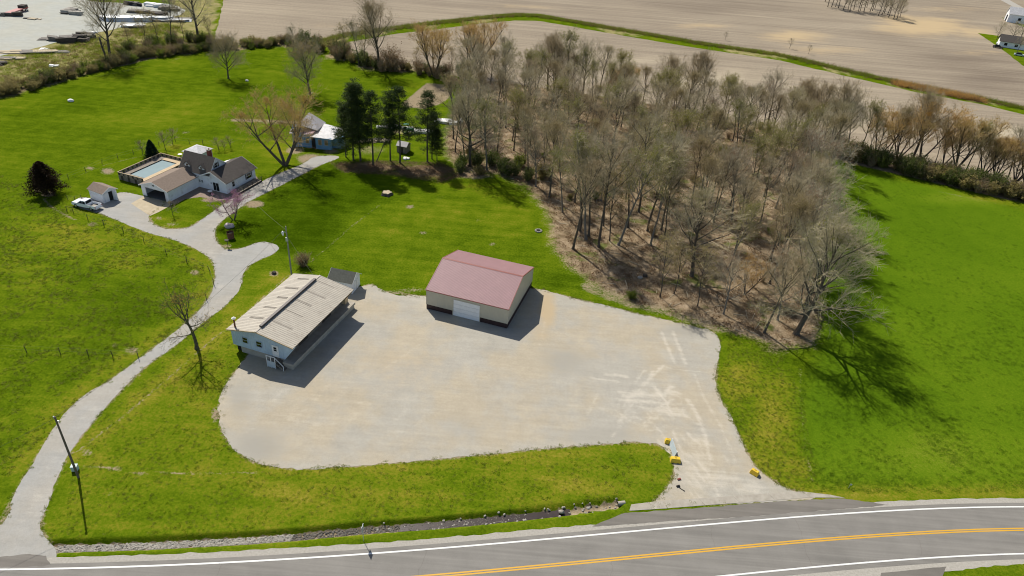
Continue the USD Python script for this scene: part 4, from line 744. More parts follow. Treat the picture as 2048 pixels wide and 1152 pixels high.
roof(bh, [(-3.6, 1.6, 4.3), (-2.4, 7.8, 5.2), (1.6, 8.2, 3.2), (1.0, 2.2, 3.2)], .1, 'roof_grey'); roof(bh, [(-2.6, .5, 2.86), (.1, .5, 2.86), (.9, 3.0, 3.32), (-2.0, 3.4, 3.6)], .08, 'roof_pink')
roof(bh, [(-.2, -.2, 2.55), (5.4, -.1, 2.3), (8.2, 5.0, 2.9), (1.0, 7.4, 3.3)], .1, 'roof_white')
MB().box(-5.1, 1.2, 4.6, 7.4, 0, 2.7).obj('wall', X['blue_wall'], bh); MB().box(5.0, 7.4, 1.6, 5.0, 0, 2.3).obj('wall', X['blue_wall'], bh)
MB().box(.0, .95, .02, .098, .02, 2.2).obj('doorway', X['black'], bh)
for x, y in ((-1.6, .6), (1.7, .1), (3.3, .1), (-3.4, .6)): window(bh, (x, y - .003, .95), ex, -ey, .75, .95, 'wood_tan', bars=0, pane='wood_tan')
for k, (x, y) in enumerate([(2.2, 5.8), (3.3, 5.9), (4.6, 4.6), (5.5, 4.2), (6.2, 3.3), (5.4, 2.6)]):
    tg = thing('white_junk_pile', ['white bundle lying on the white roof edge', 'second white bundle on the patched roof', 'white sack behind the pine trunks', 'pale sack among the pine branches', 'pale tarp lump behind the pines', 'white crate on the roof corner'][k], 'bundle', (at(624, 297)[0] + x, at(624, 297)[1] + y, (2.95 + .02 * k) * 1.28)); s_ = trimesh.creation.icosphere(2, .45); s_.vertices *= [1.2, .8, .6]; s_.vertices += (fbm(s_.vertices * 3 + k, 3)[:, None] - .5) * .25; obj('bundle', (s_.vertices, s_.faces), X['white_junk'], tg, smooth=40)
ss = thing('tin_shed', 'tiny shed with a bluish tin roof among the pine trunks', 'shed', at(570 + 1330 * .17578, 170 + 770 * .17578), -.25)
b = MB(); gable(b, -1.3, 1.3, -.2, 2.4, 0, 1.9, 2.6); b.obj('wall', X['wood_old'], ss)
for sg, y in ((-1, -.4), (1, 2.6)): roof(ss, [(-1.5, y, 1.82), (1.5, y, 1.82), (1.5, 1.1, 2.68), (-1.5, 1.1, 2.68)], .07, 'roof_grey')
MB().box(-.4, .4, -.24, -.205, .05, 1.6).obj('door', X['wood_dark'], ss)
#PART3B
# ------------------------------------------------------------------ vehicles and small things
def wheel(parent, p, r=.38, w=.26):
    x, y = p; v, f = tubes([(x, y - w / 2, r)], [(x, y + w / 2, r)], [r], [r], 16)
    m = MB(); m.tube((x, y - w / 2, r), (x, y + w / 2, r), r, r, 16); m.tube((x, y + w / 2, r), (x, y - w / 2, r), r, r, 16); wh = m.obj('wheel', X['tyre'], parent, smooth=40)
    s = 1 if y > 0 else -1; m = MB(); m.tube((x, y + s * w / 2, r), (x, y + s * (w / 2 + .012), r), r * .62, r * .55, 14); m.obj('rim', X['chrome'], wh)
tp0, tp1 = at(130 + 590 * .0868, 350 + 815 * .0868), at(130 + 290 * .0868, 350 + 745 * .0868); ta = math.atan2(*(tp1 - tp0)[::-1]); tc = (tp0 + tp1) / 2 + np.array([-math.sin(ta), math.cos(ta)]) * -0.85
tk = thing('pickup_truck', 'white pickup truck parked nose outward beside the little shed', 'pickup truck', tc, ta)
SX = 1.08
def prof(pts, hw, top=.0): return [(x * SX, s * (hw - (top if z > 1.15 else 0)), z) for x, z in pts for s in (-1, 1)]
m = MB(); m.hull([(x * SX, s * y, z) for s in (-1, 1) for x, y, z in ((2.62, .78, .45), (2.72, .80, .75), (2.55, .84, 1.02), (1.15, .93, 1.12), (.9, .95, .42), (2.5, .9, .42), (-.75, .95, .42), (-.75, .95, 1.12))]); m.obj('body', X['car_white'], tk, smooth=35)
m = MB(); m.box(-2.75 * SX, -.78 * SX, -.95, -.86, .48, 1.16, .03); m.box(-2.75 * SX, -.78 * SX, .86, .95, .48, 1.16, .03); m.obj('bed_side', X['car_white'], tk); MB().box(-2.74 * SX, -.78 * SX, -.86, .86, .5, .66).obj('bed_floor', X['concrete'], tk)
m = MB(); m.box(-2.82 * SX, -2.75 * SX, -.93, .93, .52, 1.14, .02); m.obj('tailgate', X['car_white'], tk)
m = MB(); m.hull([(x * SX, s * y, z) for s in (-1, 1) for x, y, z in ((1.25, .88, 1.1), (.55, .72, 1.72), (-.55, .74, 1.76), (-.76, .9, 1.1))]); m.obj('cab', X['car_white'], tk, smooth=25)
m = MB(); m.quad(*((x * SX, y, z) for x, y, z in ((1.2, -.8, 1.17), (1.2, .8, 1.17), (.61, .66, 1.68), (.61, -.66, 1.68)))); m.obj('windscreen', X['black'], tk)
m = MB(); m.quad(*((x * SX, y, z) for x, y, z in ((-.765, .78, 1.2), (-.765, -.78, 1.2), (-.60, -.66, 1.68), (-.60, .66, 1.68)))); m.obj('rear_window', X['black'], tk)
for s in (-1, 1):
    m = MB(); m.hull([(x * SX, s * (y + d), z) for d in (0, .012) for x, y, z in ((.95, .875, 1.17), (.45, .765, 1.62), (.12, .775, 1.63), (.12, .895, 1.17))]); m.obj('side_window', X['black'], tk)
    m = MB(); m.hull([(x * SX, s * (y + d), z) for d in (0, .012) for x, y, z in ((.04, .895, 1.17), (.04, .775, 1.63), (-.5, .775, 1.64), (-.62, .893, 1.17))]); m.obj('side_window', X['black'], tk)
    for x in (1.72, -1.72): wheel(tk, (x * SX, s * .84))
    MB().box(2.66 * SX, 2.75 * SX, s * .72 - .14, s * .72 + .14, .72, .92).obj('headlight', X['glass'], tk); MB().box(-2.84 * SX, -2.76 * SX, s * .86 - .07, s * .86 + .07, .72, 1.05).obj('tail_light', X['red_lamp'], tk); MB().box(.85 * SX, 1.0 * SX, s * 1.02 - .1, s * 1.02 + .1, 1.12, 1.3, .02).obj('mirror', X['black'], tk)
MB().box(-2.92 * SX, -2.83 * SX, -.9, .9, .42, .58, .02).obj('bumper', X['chrome'], tk); MB().box(2.7 * SX, 2.8 * SX, -.82, .82, .38, .56, .02).obj('bumper', X['chrome'], tk); MB().box(2.69 * SX, 2.74 * SX, -.5, .5, .62, .9).obj('grille', X['black'], tk)

# utility poles and wires
def pole(name, p, h, lab, mat, r=.15):
    t = thing(name, lab, 'utility pole', p); m = MB(); m.tube((0, 0, -.1), (0, 0, h), r, r * .68, 10); m.obj('shaft', X[mat], t, smooth=40); return t
P1, P2 = at(157, 955), at(583, 548)
u1 = pole('utility_pole', P1, 10.2, 'dark leaning wooden utility pole beside the driveway near the road', 'pole_wood'); MB().tube((-.12, 0, 9.9), (-.12, 0, 10.25), .07).obj('insulator', X['panel_white'], u1); MB().box(-.18, .18, .13, .2, 9.3, 9.4).obj('bracket', X['metal_grey'], u1)
u2 = pole('utility_pole', P2, 9.9, 'grey wooden utility pole with a yard lamp behind the blue building', 'pole_grey'); MB().path([(-.12, 0, 8.6), (-.5, -.1, 8.9), (-.75, -.1, 8.75)], .035).obj('lamp_arm', X['metal_grey'], u2)
m = MB(); m.tube((-.62, -.12, 8.62), (-.62, -.12, 8.9), .24, .13, 12); m.tube((-.62, -.12, 8.1), (-.62, -.12, 8.62), .13, .24, 12); m.obj('lamp_head', X['lamp_white'], u2, smooth=40); MB().box(-.2, .2, -.28, -.1, 7.0, 7.7).obj('meter_box', X['metal_grey'], u2)
tr = thing('transformer_box', 'pale green utility cabinet on the grass beside the leaning pole', 'utility cabinet', at(151, 940), .2); MB().box(-.35, .35, -.3, .3, 0, .75, .03).obj('cabinet', X['transformer'], tr); MB().box(-.3, .3, -.32, -.3, .08, .65).obj('door', X['transformer'], tr); MB().box(-.38, .38, -.33, .33, .752, .8, .02).obj('lid', X['transformer'], tr)
def wire(a, b, sag, lab, r=.02):
    a, b = np.array(a, float), np.array(b, float); t_ = np.linspace(0, 1, 25)[:, None]; pts = a + (b - a) * t_; pts[:, 2] -= (sag * 4 * t_ * (1 - t_))[:, 0]
    v, f = tubes(pts[:-1], pts[1:], np.full(24, r), np.full(24, r), 4); tag(obj('power_line', (v, f), X['wire']), lab, 'wire')
wire((*P2, 9.2), (*hl(6.5, -11.4), 3.2), .9, 'thin service wire from the yard lamp pole to the house'); wire((*P2, 8.0), (-33.0, 98.0, 5.0), .2, 'short thin wire from the yard lamp pole to the blue building roof'); wire((*P2, 9.7), (*P1, 10.1), 1.6, 'long thin wire between the two utility poles'); wire((*P1, 10.0), (-75, 30, 9.8), 1.2, 'thin wire leaving the leaning pole to the lower left')
# fences
def fence(px, lab, h=1.25, wires=(.5, 1.0), mat='wood_dark', r=.06, seed=0):
    rr = np.random.default_rng(seed); P = ats(px); t = thing('wire_fence', lab, 'fence', P[0])
    for p in P:
        q = p - P[0]; m = MB(); m.tube((*q, -.05), (q[0] + rr.normal(0, .07), q[1] + rr.normal(0, .07), h * rr.uniform(.88, 1.1)), r, r * .8, 6); m.obj('post', X[mat], t)
    for w in wires:
        m = MB(); m.path([(*(p - P[0]), w * h) for p in P], .008, 3); m.obj('fence_wire', X['wire'], t)
fence([(134, 423), (147, 425), (176, 440), (208, 451), (247, 464), (288, 484), (333, 509), (374, 526), (420, 543), (428, 570), (413, 601)], 'wire fence on dark posts following the left edge of the driveway', seed=1)
fence([(-40, 702), (54, 706), (121, 708), (177, 712), (226, 714), (277, 716)], 'wire fence on dark posts crossing the pasture to the lower driveway', seed=2)
fence([(115, 372), (137, 357), (172, 343), (204, 328), (236, 317), (267, 308), (285, 301), (318, 292)], 'low wire fence behind the tool shed and pool', 1.1, seed=3)
fence([(351, 283), (379, 287), (406, 288), (437, 297), (449, 293), (461, 290), (520, 268), (560, 252), (580, 247)], 'wire fence on thin posts behind the house towards the blue house', 1.2, seed=4)
fence([(136, 400), (150, 402), (164, 399)], 'short wire mesh panel left of the pickup', 1.1, (.2, .4, .6, .8, 1.0), seed=5)
# yellow barriers, board and road things
def barrier(px0, px1, d, h, lab):
    a, b = at(*px0), at(*px1); c = (a + b) / 2; L_ = np.linalg.norm(b - a) / 2; t = thing('concrete_barrier', lab, 'barrier', c, math.atan2(*(b - a)[::-1]), 'yellow barriers at the lot entrance')
    m = MB(); m.hull([(s * (L_ - .1 * (z > .4)), q * w, z) for s in (-1, 1) for q in (-1, 1) for w, z in ((d, 0), (d, .12), (d * .62, h * .55), (d * .55, h))]); m.obj('block', X['yellow_paint'], t)
    for s in (-1, 1): MB().box(s * L_ * .5 - .09, s * L_ * .5 + .09, -d - .01, d + .01, 0, .09).obj('fork_slot', X['black'], t)
    m = MB(); m.path([(-.12, 0, h - .02), (-.1, 0, h + .09), (.1, 0, h + .09), (.12, 0, h - .02)], .02, 5); m.obj('lifting_loop', X['rust'], t)
barrier((1329, 884), (1341, 886), .36, .66, 'upper left yellow concrete barrier at the end of the grass strip'); barrier((1340, 921), (1360, 923), .44, .62, 'yellow concrete barrier below the white panel'); barrier((1501, 943), (1516, 952), .40, .66, 'yellow concrete barrier alone on the right side of the entrance')
g0, g1 = at(1338, 893), at(1350, 911); gb = thing('gate_panel', 'pale bluish white panel leaning between the two yellow barriers', 'panel', (g0 + g1) / 2, math.atan2(*(at(1352, 912) - at(1341, 880))[::-1]))
m = MB(); m.hull([(s * 1.3, y, z) for s in (-1, 1) for y, z in ((-.12, .05), (-.07, .05), (.12, 1.1), (.17, 1.1))]); m.obj('board', X['panel_white'], gb)
for s in (-1, 1): MB().box(s * 1.2 - .04, s * 1.2 + .04, .1, .6, 0, .08).obj('foot', X['metal_grey'], gb); m = MB(); m.tube((s * 1.2, .55, .04), (s * 1.2, .22, 1.1), .03); m.obj('brace', X['metal_grey'], gb)
for (u, v), lab, mat in (((1358, 959), 'small dark red brick lying in the lot entrance', 'brick'), ((1356, 973), 'black scrap lying at the lot entrance edge', 'black')):
    t = thing('scrap_block', lab, 'block', at(u, v), .4); m = MB(); m.box(-.25, .25, -.12, .12, .02, .17, .02); m.obj('block', X[mat], t)
t = thing('scrap_pipe', 'short dark pipe lying beside the black scrap', 'pipe', at(1363, 979), -.7); m = MB(); m.tube((-.4, 0, .07), (.4, 0, .07), .04); m.tube((.4, 0, .07), (.4, 0, .14), .05); m.obj('tube', X['black'], t)
sg = thing('road_sign', 'narrow road sign seen edge on beside the ditch', 'sign', at(727, 1082), -.05); MB().tube((0, 0, 0), (0, 0, 2.6), .035).obj('post', X['metal_grey'], sg); MB().box(-.02, .02, -.35, .35, 1.85, 2.75, .008).obj('plate', X['metal_grey'], sg)
mk = thing('marker_post', 'little blue marker flag in the grass by the right verge', 'marker', at(1697, 976)); MB().tube((0, 0, 0), (0, 0, .8), .03).obj('stake', X['metal_grey'], mk); MB().box(-.02, .25, -.01, .01, .55, .8).obj('flag', X['panel_white'], mk)
cv = thing('culvert_end', 'pale culvert mouth with a dark opening at the end of the ditch', 'culvert', at(1240, 1004), .2); m = MB(); m.tube((-.25, 0, -.3), (.7, 0, -.25), .3, .3, 14, cap=False); m.obj('pipe', X['concrete'], cv); m = MB(); m.tube((-.22, 0, -.3), (-.16, 0, -.3), .29, .29, 14); m.tube((-.16, 0, -.3), (-.22, 0, -.3), .29, .29, 14); m.obj('opening', X['black'], cv)
rr = np.random.default_rng(11)
def boulder(px, s, lab, mat='stone', name='rock', z=0.0):
    b = trimesh.creation.icosphere(2, 1.0); v = b.vertices * np.array([1, .8, .6]) * s; v *= 1 + (fbm(b.vertices * 1.7 + rr.uniform(0, 50), 3)[:, None] - .5) * .7; tag(obj(name, (v + [*at(*px), s * .3 + z], b.faces), X[mat], smooth=35), lab, 'rock')
boulder((1123, 1021), .36, 'pale boulder in the ditch left of the culvert', z=-.35); boulder((1177, 1015), .26, 'pale boulder in the ditch nearest the culvert mouth', z=-.2); boulder((459, 454), .95, 'pinkish boulder on the lawn by the red barrel', 'rock'); boulder((142, 203), .8, 'lone pale stone in the upper pasture', 'white_junk'); boulder((494, 162), .5, 'small white stone near the round mulched tree', 'white_junk'); boulder((1280, 556), .5, 'pale stone on the woodland edge', 'stone')
br = thing('burn_barrel', 'rusty red open barrel on the lawn by the drive bend', 'barrel', at(462, 476)); v, f = tubes([(0, 0, 0)], [(0, 0, 1.35)], [.62], [.66], 18); obj('drum', (v, f), X['rust'], br, smooth=40); m = MB(); m.tube((0, 0, 1.0), (0, 0, 1.02), .63, .63, 18); m.obj('ash', X['black'], br)
for z in (.4, .9, 1.3): v, f = tubes([(0, 0, z)], [(0, 0, z + .06)], [.69], [.69], 18); obj('hoop', (v, f), X['rust'], br)
ml = thing('bird_feeder', 'small dark box on a post at the inside of the drive bend', 'feeder', at(456, 494)); MB().tube((0, 0, 0), (0, 0, 1.3), .05).obj('post', X['wood_dark'], ml); MB().box(-.3, .3, -.2, .2, 1.3, 1.55, .02).obj('box', X['wood_dark'], ml); m = MB(); m.hull([(x, y, z) for x in (-.36, .36) for y, z in ((-.28, 1.55), (.28, 1.55), (0, 1.72))]); m.obj('roof', X['wood_old'], ml)
stp = thing('tree_stump', 'broad pale cut stump on the lawn below the pines', 'stump', at(774, 389)); a_ = np.arange(24) / 24 * 2 * PI; rad = 1.0 + .18 * np.sin(a_ * 5 + 1) + .08 * np.sin(a_ * 9)
m = MB(); bt, tp = np.column_stack([np.cos(a_) * rad * 1.25, np.sin(a_) * rad * 1.25, a_ * 0]), np.column_stack([np.cos(a_) * rad * .95, np.sin(a_) * rad * .95, a_ * 0 + .62]); i = np.arange(24); j = (i + 1) % 24
m.add(np.vstack([bt, tp]), np.stack([i, j, j + 24, i + 24], 1)); m.obj('bark_ring', X['bark'], stp); m = MB(); m.add(np.vstack([tp + [0, 0, .003], [[0, 0, .64]]]), np.stack([i, j, i * 0 + 24], 1)); m.obj('cut_face', X['concrete_tan'], stp)
fp = thing('fire_ring', 'pale ring with dark centre in the lawn left of the woods', 'fire ring', at(1077, 462))
for k in range(10): b = trimesh.creation.icosphere(1, .22); obj('stone', (b.vertices * [1, 1, .7] + [math.cos(k * .628) * .62, math.sin(k * .628) * .62, .1], b.faces), X['stone'], fp, smooth=40)
MB().tube((0, 0, .0), (0, 0, .05), .45, .45, 14).obj('ash', X['black'], fp)
dp_ = thing('burnt_stump', 'dark burnt stump in a tan bare patch above the blue building', 'stump', at(548, 547)); m = MB(); m.tube((0, 0, 0), (.1, 0, .4), .5, .3, 9); m.obj('wood', X['wood_dark'], dp_)
mb2 = thing('mail_bench', 'dark block in the woodland clearing by the lot', 'block', at(1290, 553)); MB().box(-.4, .4, -.3, .3, 0, .55, .05).obj('block', X['wood_dark'], mb2)
# equipment and junk in the far yards
def junk(px, size, lab, mat, rz, cat_, name='scrap_pile', n=5, seed=0):
    r_ = np.random.default_rng(seed); t = thing(name, lab, cat_, at(*px), rz)
    for k in range(n):
        L_, W_, h_ = size[0] * r_.uniform(.2, .5), size[1] * r_.uniform(.3, .7), size[2] * r_.uniform(.25, .75); x, y = r_.uniform(-.5, .5) * size[0] * .7, r_.uniform(-.5, .5) * size[1] * .6
        m = MB(); m.hull([(x + a * L_ / 2 + r_.normal(0, .1) * L_, y + b * W_ / 2 + r_.normal(0, .1) * W_, z * h_ * r_.uniform(.7, 1)) for a in (-1, 1) for b in (-1, 1) for z in (0, 1)]); m.obj('piece', X[mat if k % 3 or mat == 'white_junk' else 'stone_dark'], t)
for px, sz, lab, mat, rz, n in [((18, 31), (9, 4, 2.4), 'dark and red implement at the left end of the long trailer', 'wood_dark', .3, 5), ((108, 79), (9, 4, 1.2), 'low dark scrap row on the yard edge', 'stone_dark', .35, 5), ((135, 82), (13, 5, 3.2), 'large black pile on the edge of the gravel yard', 'wood_dark', .35, 8), ((165, 76), (9, 4, 3.0), 'dark container-like heap right of the black pile', 'wood_dark', .3, 5), ((60, 105), (22, 5, .8), 'pale flat slabs heaped along the yard edge', 'concrete_tan', .32, 9), ((96, 100), (7, 4, .7), 'white flat sheets lying on the grass bank', 'white_junk', .3, 3), ((25, 118), (9, 4, .9), 'tan rubble with a red board at the left edge', 'concrete_tan', .3, 6), ((0, 128), (8, 4, 1.4), 'dark lump at the left picture edge', 'wood_dark', .3, 4), ((110, 134), (4, 2.5, 1.0), 'white scrap alone on the grass bank', 'white_junk', .2, 3), ((270, 10), (12, 3, 2.5), 'dark machine at the top of the yard', 'black', -.1, 5), ((312, 13), (8, 4, 2), 'white and dark clutter at the yard corner', 'white_junk', .1, 5), ((295, 27), (16, 4, 2.6), 'dark shed-like heap above the silver pile', 'wood_dark', .2, 6), ((295, 40), (32, 6, 2.4), 'long silver and white heap at the end of the yard', 'metal_grey', .28, 14), ((255, 53), (16, 4, 1.6), 'bluish grey row of pipes below the silver heap', 'metal_grey', .2, 6), ((345, 20), (12, 6, 3), 'dark flat roofed heap behind the tall bare tree', 'stone_dark', .1, 4), ((145, 26), (9, 7, 2.2), 'grey gravel mound in the middle of the yard', 'stone', 0, 6), ((180, 66), (5, 2.5, .7), 'white slab beside the tall tree', 'white_junk', .2, 2), ((62, 38), (6, 3, .6), 'low tan sand heap in the yard', 'concrete_tan', 0, 3), ((830, 263), (9, 2.5, 1.6), 'white clutter on the ground behind the right pines', 'white_junk', .1, 7), ((900, 245), (8, 3, 1.4), 'row of white scraps left of the woodland', 'white_junk', .05, 7), ((812, 318), (3, 1.6, .8), 'white and dark scraps at the pine trunks', 'white_junk', -.4, 3), ((905, 160), (3.5, 2, 1.6), 'red and dark implement at the field edge behind the sand square', 'red_paint', .1, 4), ((740, 282), (10, 3, .5), 'pale rubble strip behind the pine trunks', 'concrete_tan', .15, 7), ((790, 256), (9, 2.5, 1.0), 'white boards stacked behind the middle pines', 'white_junk', .15, 5), ((560, 246), (2, 1, .6), 'small dark object on the bare track behind the house', 'wood_dark', 0, 2)]:
    junk(px, sz, lab, mat, rz, 'scrap pile', n=n, seed=int(px[0] * 7 + px[1]))
tl = thing('long_trailer', 'long low red trailer standing in the gravel yard', 'trailer', at(35, 26), math.atan2(*(at(52, 19) - at(20, 30))[::-1])); L_ = np.linalg.norm(at(52, 19) - at(17, 31)) / 2
MB().box(-L_, L_, -1.2, 1.2, .9, 1.25).obj('bed', X['red_paint'], tl); MB().box(L_ * .5, L_, -1.2, 1.2, 1.253, 2.2, .1).obj('load', X['wood_dark'], tl)
for x in (-L_ * .75, -L_ * .6, L_ * .7, L_ * .85):
    for s in (-1, 1): wheel(tl, (x, s * 1.0), .45, .3)
gt = thing('garden_tractor', 'dark green tractor half hidden behind the right pines', 'tractor', at(817, 266), .2)
m = MB(); m.box(-.2, 1.5, -.4, .4, .7, 1.4, .06); m.obj('hood', X['green_paint'], gt); MB().box(-1.3, -.22, -.6, .6, .8, 1.2, .05).obj('seat_deck', X['green_paint'], gt); MB().box(-1.2, -.6, -.3, .3, 1.203, 1.75, .05).obj('seat', X['black'], gt)
m = MB()
for x in (-1.2, .0):
    for s in (-1, 1): m.tube((x, s * .55, 1.2), (x, s * .55, 2.4), .035)
m.obj('roll_frame', X['green_paint'], gt); MB().box(-1.35, .15, -.65, .65, 2.4, 2.5, .03).obj('canopy', X['green_paint'], gt)
for x, r_ in ((-.9, .75), (1.2, .45)):
    for s in (-1, 1): wheel(gt, (x, s * .75), r_, .3)
# far homestead at the right edge
fb = thing('far_barn', 'white barn at the far right edge beyond the fields', 'barn', at(2046, 46), -.35); m = MB(); gable(m, -9, 14, -4, 4, 0, 4.5, 7.5); m.obj('wall', X['white_siding'], fb); MB().box(-9.05, -9.0, -1.5, 1.5, 0, 3.2).obj('door', X['black'], fb)
for sgn in (-1, 1): roof(fb, [(-9.4, sgn * 4.4, 4.3), (14.4, sgn * 4.4, 4.3), (14.4, 0, 7.7), (-9.4, 0, 7.7)], .15, 'roof_white')
for k in range(3): MB().box(-4 + k * 5, -2.5 + k * 5, -4.05, -4.0, 1.2, 2.8).obj('window', X['black'], fb)
fh = thing('far_house', 'grey roofed white house at the far right edge', 'house', at(2046, 98), -.4); m = MB(); gable(m, -11, 9, -3.5, 3.5, 0, 2.8, 5.2); m.obj('wall', X['white_siding'], fh)
for sgn in (-1, 1): roof(fh, [(-11.5, sgn * 4, 2.7), (9.5, sgn * 4, 2.7), (9.5, 0, 5.35), (-11.5, 0, 5.35)], .15, 'shingle_grey')
for k in range(4): MB().box(-9 + k * 4.5, -7.7 + k * 4.5, -3.55, -3.5, .9, 2.1).obj('window', X['black'], fh)
for px, lab, mat in (((2002, 90), 'white car parked left of the far house', 'car_white'), ((2038, 112), 'pale car parked nearest the lawn of the far house', 'panel_white'), ((1995, 96), 'dark car parked at the corner of the far house', 'wood_dark')):
    c = thing('parked_car', lab, 'car', at(*px), -.5); m = MB(); m.hull([(x, s * .9, z) for s in (-1, 1) for x, z in ((-2.2, .35), (2.2, .35), (-2.2, .9), (2.1, .85))]); m.obj('body', X[mat], c); m = MB(); m.hull([(x, s * y, z) for s in (-1, 1) for x, y, z in ((-1.7, .85, .9), (1.1, .85, .9), (-1.1, .7, 1.45), (.4, .7, 1.45))]); m.obj('cabin', X['black'], c)
    for x in (-1.4, 1.4):
        for s in (-1, 1): wheel(c, (x, s * .82), .33, .22)
# ------------------------------------------------------------------ trees: a small library of grown kinds, then one thing per tree
lib = stage.CreateClassPrim('/World/tree_library')
def unit(v): return v / max(np.linalg.norm(v), 1e-9)
def grow(seed, h, r, clear=.3, nl=13, spread=.45, up=.06, low=75, topa=25, nb=7, n3=6, n4=4, lean=(0, 0), wob=.05, limb_len=None, stems=1, crown_round=True, twig_r=.011, forks=None, fork_spread=.28):
    """Segments of a leafless tree: trunk and limbs (coarse), branches and twigs (fine), and the twig tips."""
    g = np.random.default_rng(seed); coarse, fine, tips = [], [], []
    def stem(p, d, L, r0, r1, n, wb, upk, out):
        pts = [np.array(p, float)]; dirs = [d]
        for k in range(n):
            d = unit(d + g.normal(0, wb, 3) + np.array([0, 0, upk])); pts.append(pts[-1] + d * L / n); dirs.append(d)
        rr_ = r0 + (r1 - r0) * np.linspace(0, 1, n + 1)
        for k in range(n): out.append((pts[k], pts[k + 1], rr_[k], rr_[k + 1]))
        return np.array(pts), np.array(dirs), rr_
    def along(S, t):
        pts, dirs, rr_ = S; x = t * (len(pts) - 1); k = min(int(x), len(pts) - 2); f = x - k
        return pts[k] + (pts[k + 1] - pts[k]) * f, dirs[k + 1], rr_[k] + (rr_[k + 1] - rr_[k]) * f
    def side(d, ang, az):
        a = unit(np.cross(d, [0.3, 0.1, 1.0] if abs(d[2]) < .95 else [1., 0, 0])); b = np.cross(d, a)
        return unit(d * math.cos(ang) + (a * math.cos(az) + b * math.sin(az)) * math.sin(ang))
    trunks = []
    for s_ in range(stems):
        d0 = unit(np.array([lean[0], lean[1], 1.0]))
        if stems > 1: az = s_ / stems * 2 * PI + g.uniform(-.4, .4); d0 = unit(np.array([math.cos(az) * fork_spread, math.sin(az) * fork_spread, 1.0]))
        k = g.uniform(.8, 1.0) if stems > 1 else 1.0
        trunks.append((stem((d0[0] * .2, d0[1] * .2, -.15), d0, h * .92 * k, r * (1 if stems == 1 else .75), .05, 9, wob, .04 if stems > 1 else .02, coarse), k))
    if stems == 1: coarse.append((np.array([0, 0, -.2]), np.array([0, 0, .5]), r * 1.5, r * .98))
    for T, kk in trunks:
        az = g.uniform(0, 6)
        for i in range(max(4, nl // (1 if stems == 1 else 2))):
            n_ = max(4, nl // (1 if stems == 1 else 2)); u = (i + g.uniform(.1, .9)) / n_; t = clear + (.97 - clear) * u; p, d, rr_ = along(T, t); az += 2.4 + g.normal(0, .35)
            prof_ = (math.sin(PI * min(1, .22 + .78 * u)) ** .7) if crown_round else (1.05 - .75 * u)
            L = h * spread * prof_ * g.uniform(.75, 1.2) * kk; ang = math.radians(low + (topa - low) * u ** .8 + g.normal(0, 7))
            hd = unit(np.array([math.cos(az), math.sin(az), 0])); d1 = unit(hd * math.sin(ang) + np.array([0, 0, 1]) * math.cos(ang) + d * .15)
            Lb = stem(p, d1, L, min(rr_ * .72, .02 + L * .017), .025, 6, .11, up, coarse)
            for j in range(nb):
                t2 = .22 + .78 * (j + g.uniform(0, 1)) / nb; p2, dd, r2 = along(Lb, min(t2, .99)); L2 = L * (.62 - .38 * t2) * g.uniform(.6, 1.25) + .35
                B = stem(p2, side(dd, math.radians(g.uniform(28, 62)), g.uniform(0, 6.28)), L2, max(.018, r2 * .55), .012, 4, .16, up, fine)
                for q in range(n3):
                    t3 = .15 + .85 * (q + g.uniform(0, 1)) / n3; p3, d3, r3 = along(B, min(t3, .99)); L3 = L2 * g.uniform(.28, .6) + .2
                    C = stem(p3, side(d3, math.radians(g.uniform(25, 60)), g.uniform(0, 6.28)), L3, max(.012, r3 * .6), .008, 2, .2, up * 1.3, fine)
                    for w in range(n4):
                        p4, d4, _ = along(C, g.uniform(.2, .99)); d5 = side(d4, math.radians(g.uniform(20, 60)), g.uniform(0, 6.28)); L4 = L3 * g.uniform(.35, .8) + .12
                        e = p4 + d5 * L4 + [0, 0, L4 * .12]; fine.append((p4, e, twig_r, twig_r * .45)); tips.append((p4, e))
    return coarse, fine, tips
def mesh_of(segs, k):
    a = np.array([s[0] for s in segs]); b = np.array([s[1] for s in segs]); return tubes(a, b, [s[2] for s in segs], [s[3] for s in segs], k)
def flakes(c, size, g, aspect=.6, flat=0.0):
    """Leaf-sized faces (one quad each) at the points c."""
    n = len(c); a = g.normal(size=(n, 3)); a[:, 2] *= (1 - flat); a /= np.linalg.norm(a, axis=1, keepdims=True); b = g.normal(size=(n, 3)); b -= a * (a * b).sum(1, keepdims=True); b /= np.linalg.norm(b, axis=1, keepdims=True)
    s = size * g.uniform(.6, 1.35, n)[:, None]; v = np.stack([c - a * s, c + b * s * aspect, c + a * s, c - b * s * aspect], 1).reshape(-1, 3); i = np.arange(n)[:, None] * 4
    return v, np.vstack([i + [[0, 1, 2]], i + [[0, 2, 3]]])
def buds_at(tips, n, size, g, spread_=.12):
    p = np.array([t[0] for t in tips]); q = np.array([t[1] for t in tips]); k = g.integers(0, len(p), n); f = g.uniform(.1, 1.05, n)[:, None]
    return flakes(p[k] + (q[k] - p[k]) * f + g.normal(0, spread_, (n, 3)), size, g)
LIB = {}
def define(name, parts):
    """parts: {part: (mesh, material[, {sub-part: (mesh, material)}])} kept as a prototype."""
    x = UsdGeom.Xform.Define(stage, f'/World/tree_library/{name}').GetPrim()
    for pn, spec in parts.items():
        p = usdkit.mesh(stage, f'{x.GetPath()}/{pn}', spec[0], spec[1], smooth=False).GetPrim()
        for sn, ss_ in (spec[2] if len(spec) > 2 else {}).items(): tag(usdkit.mesh(stage, f'{p.GetPath()}/{sn}', ss_[0], ss_[1]).GetPrim(), kind='stuff')
    LIB[name] = x.GetPath()
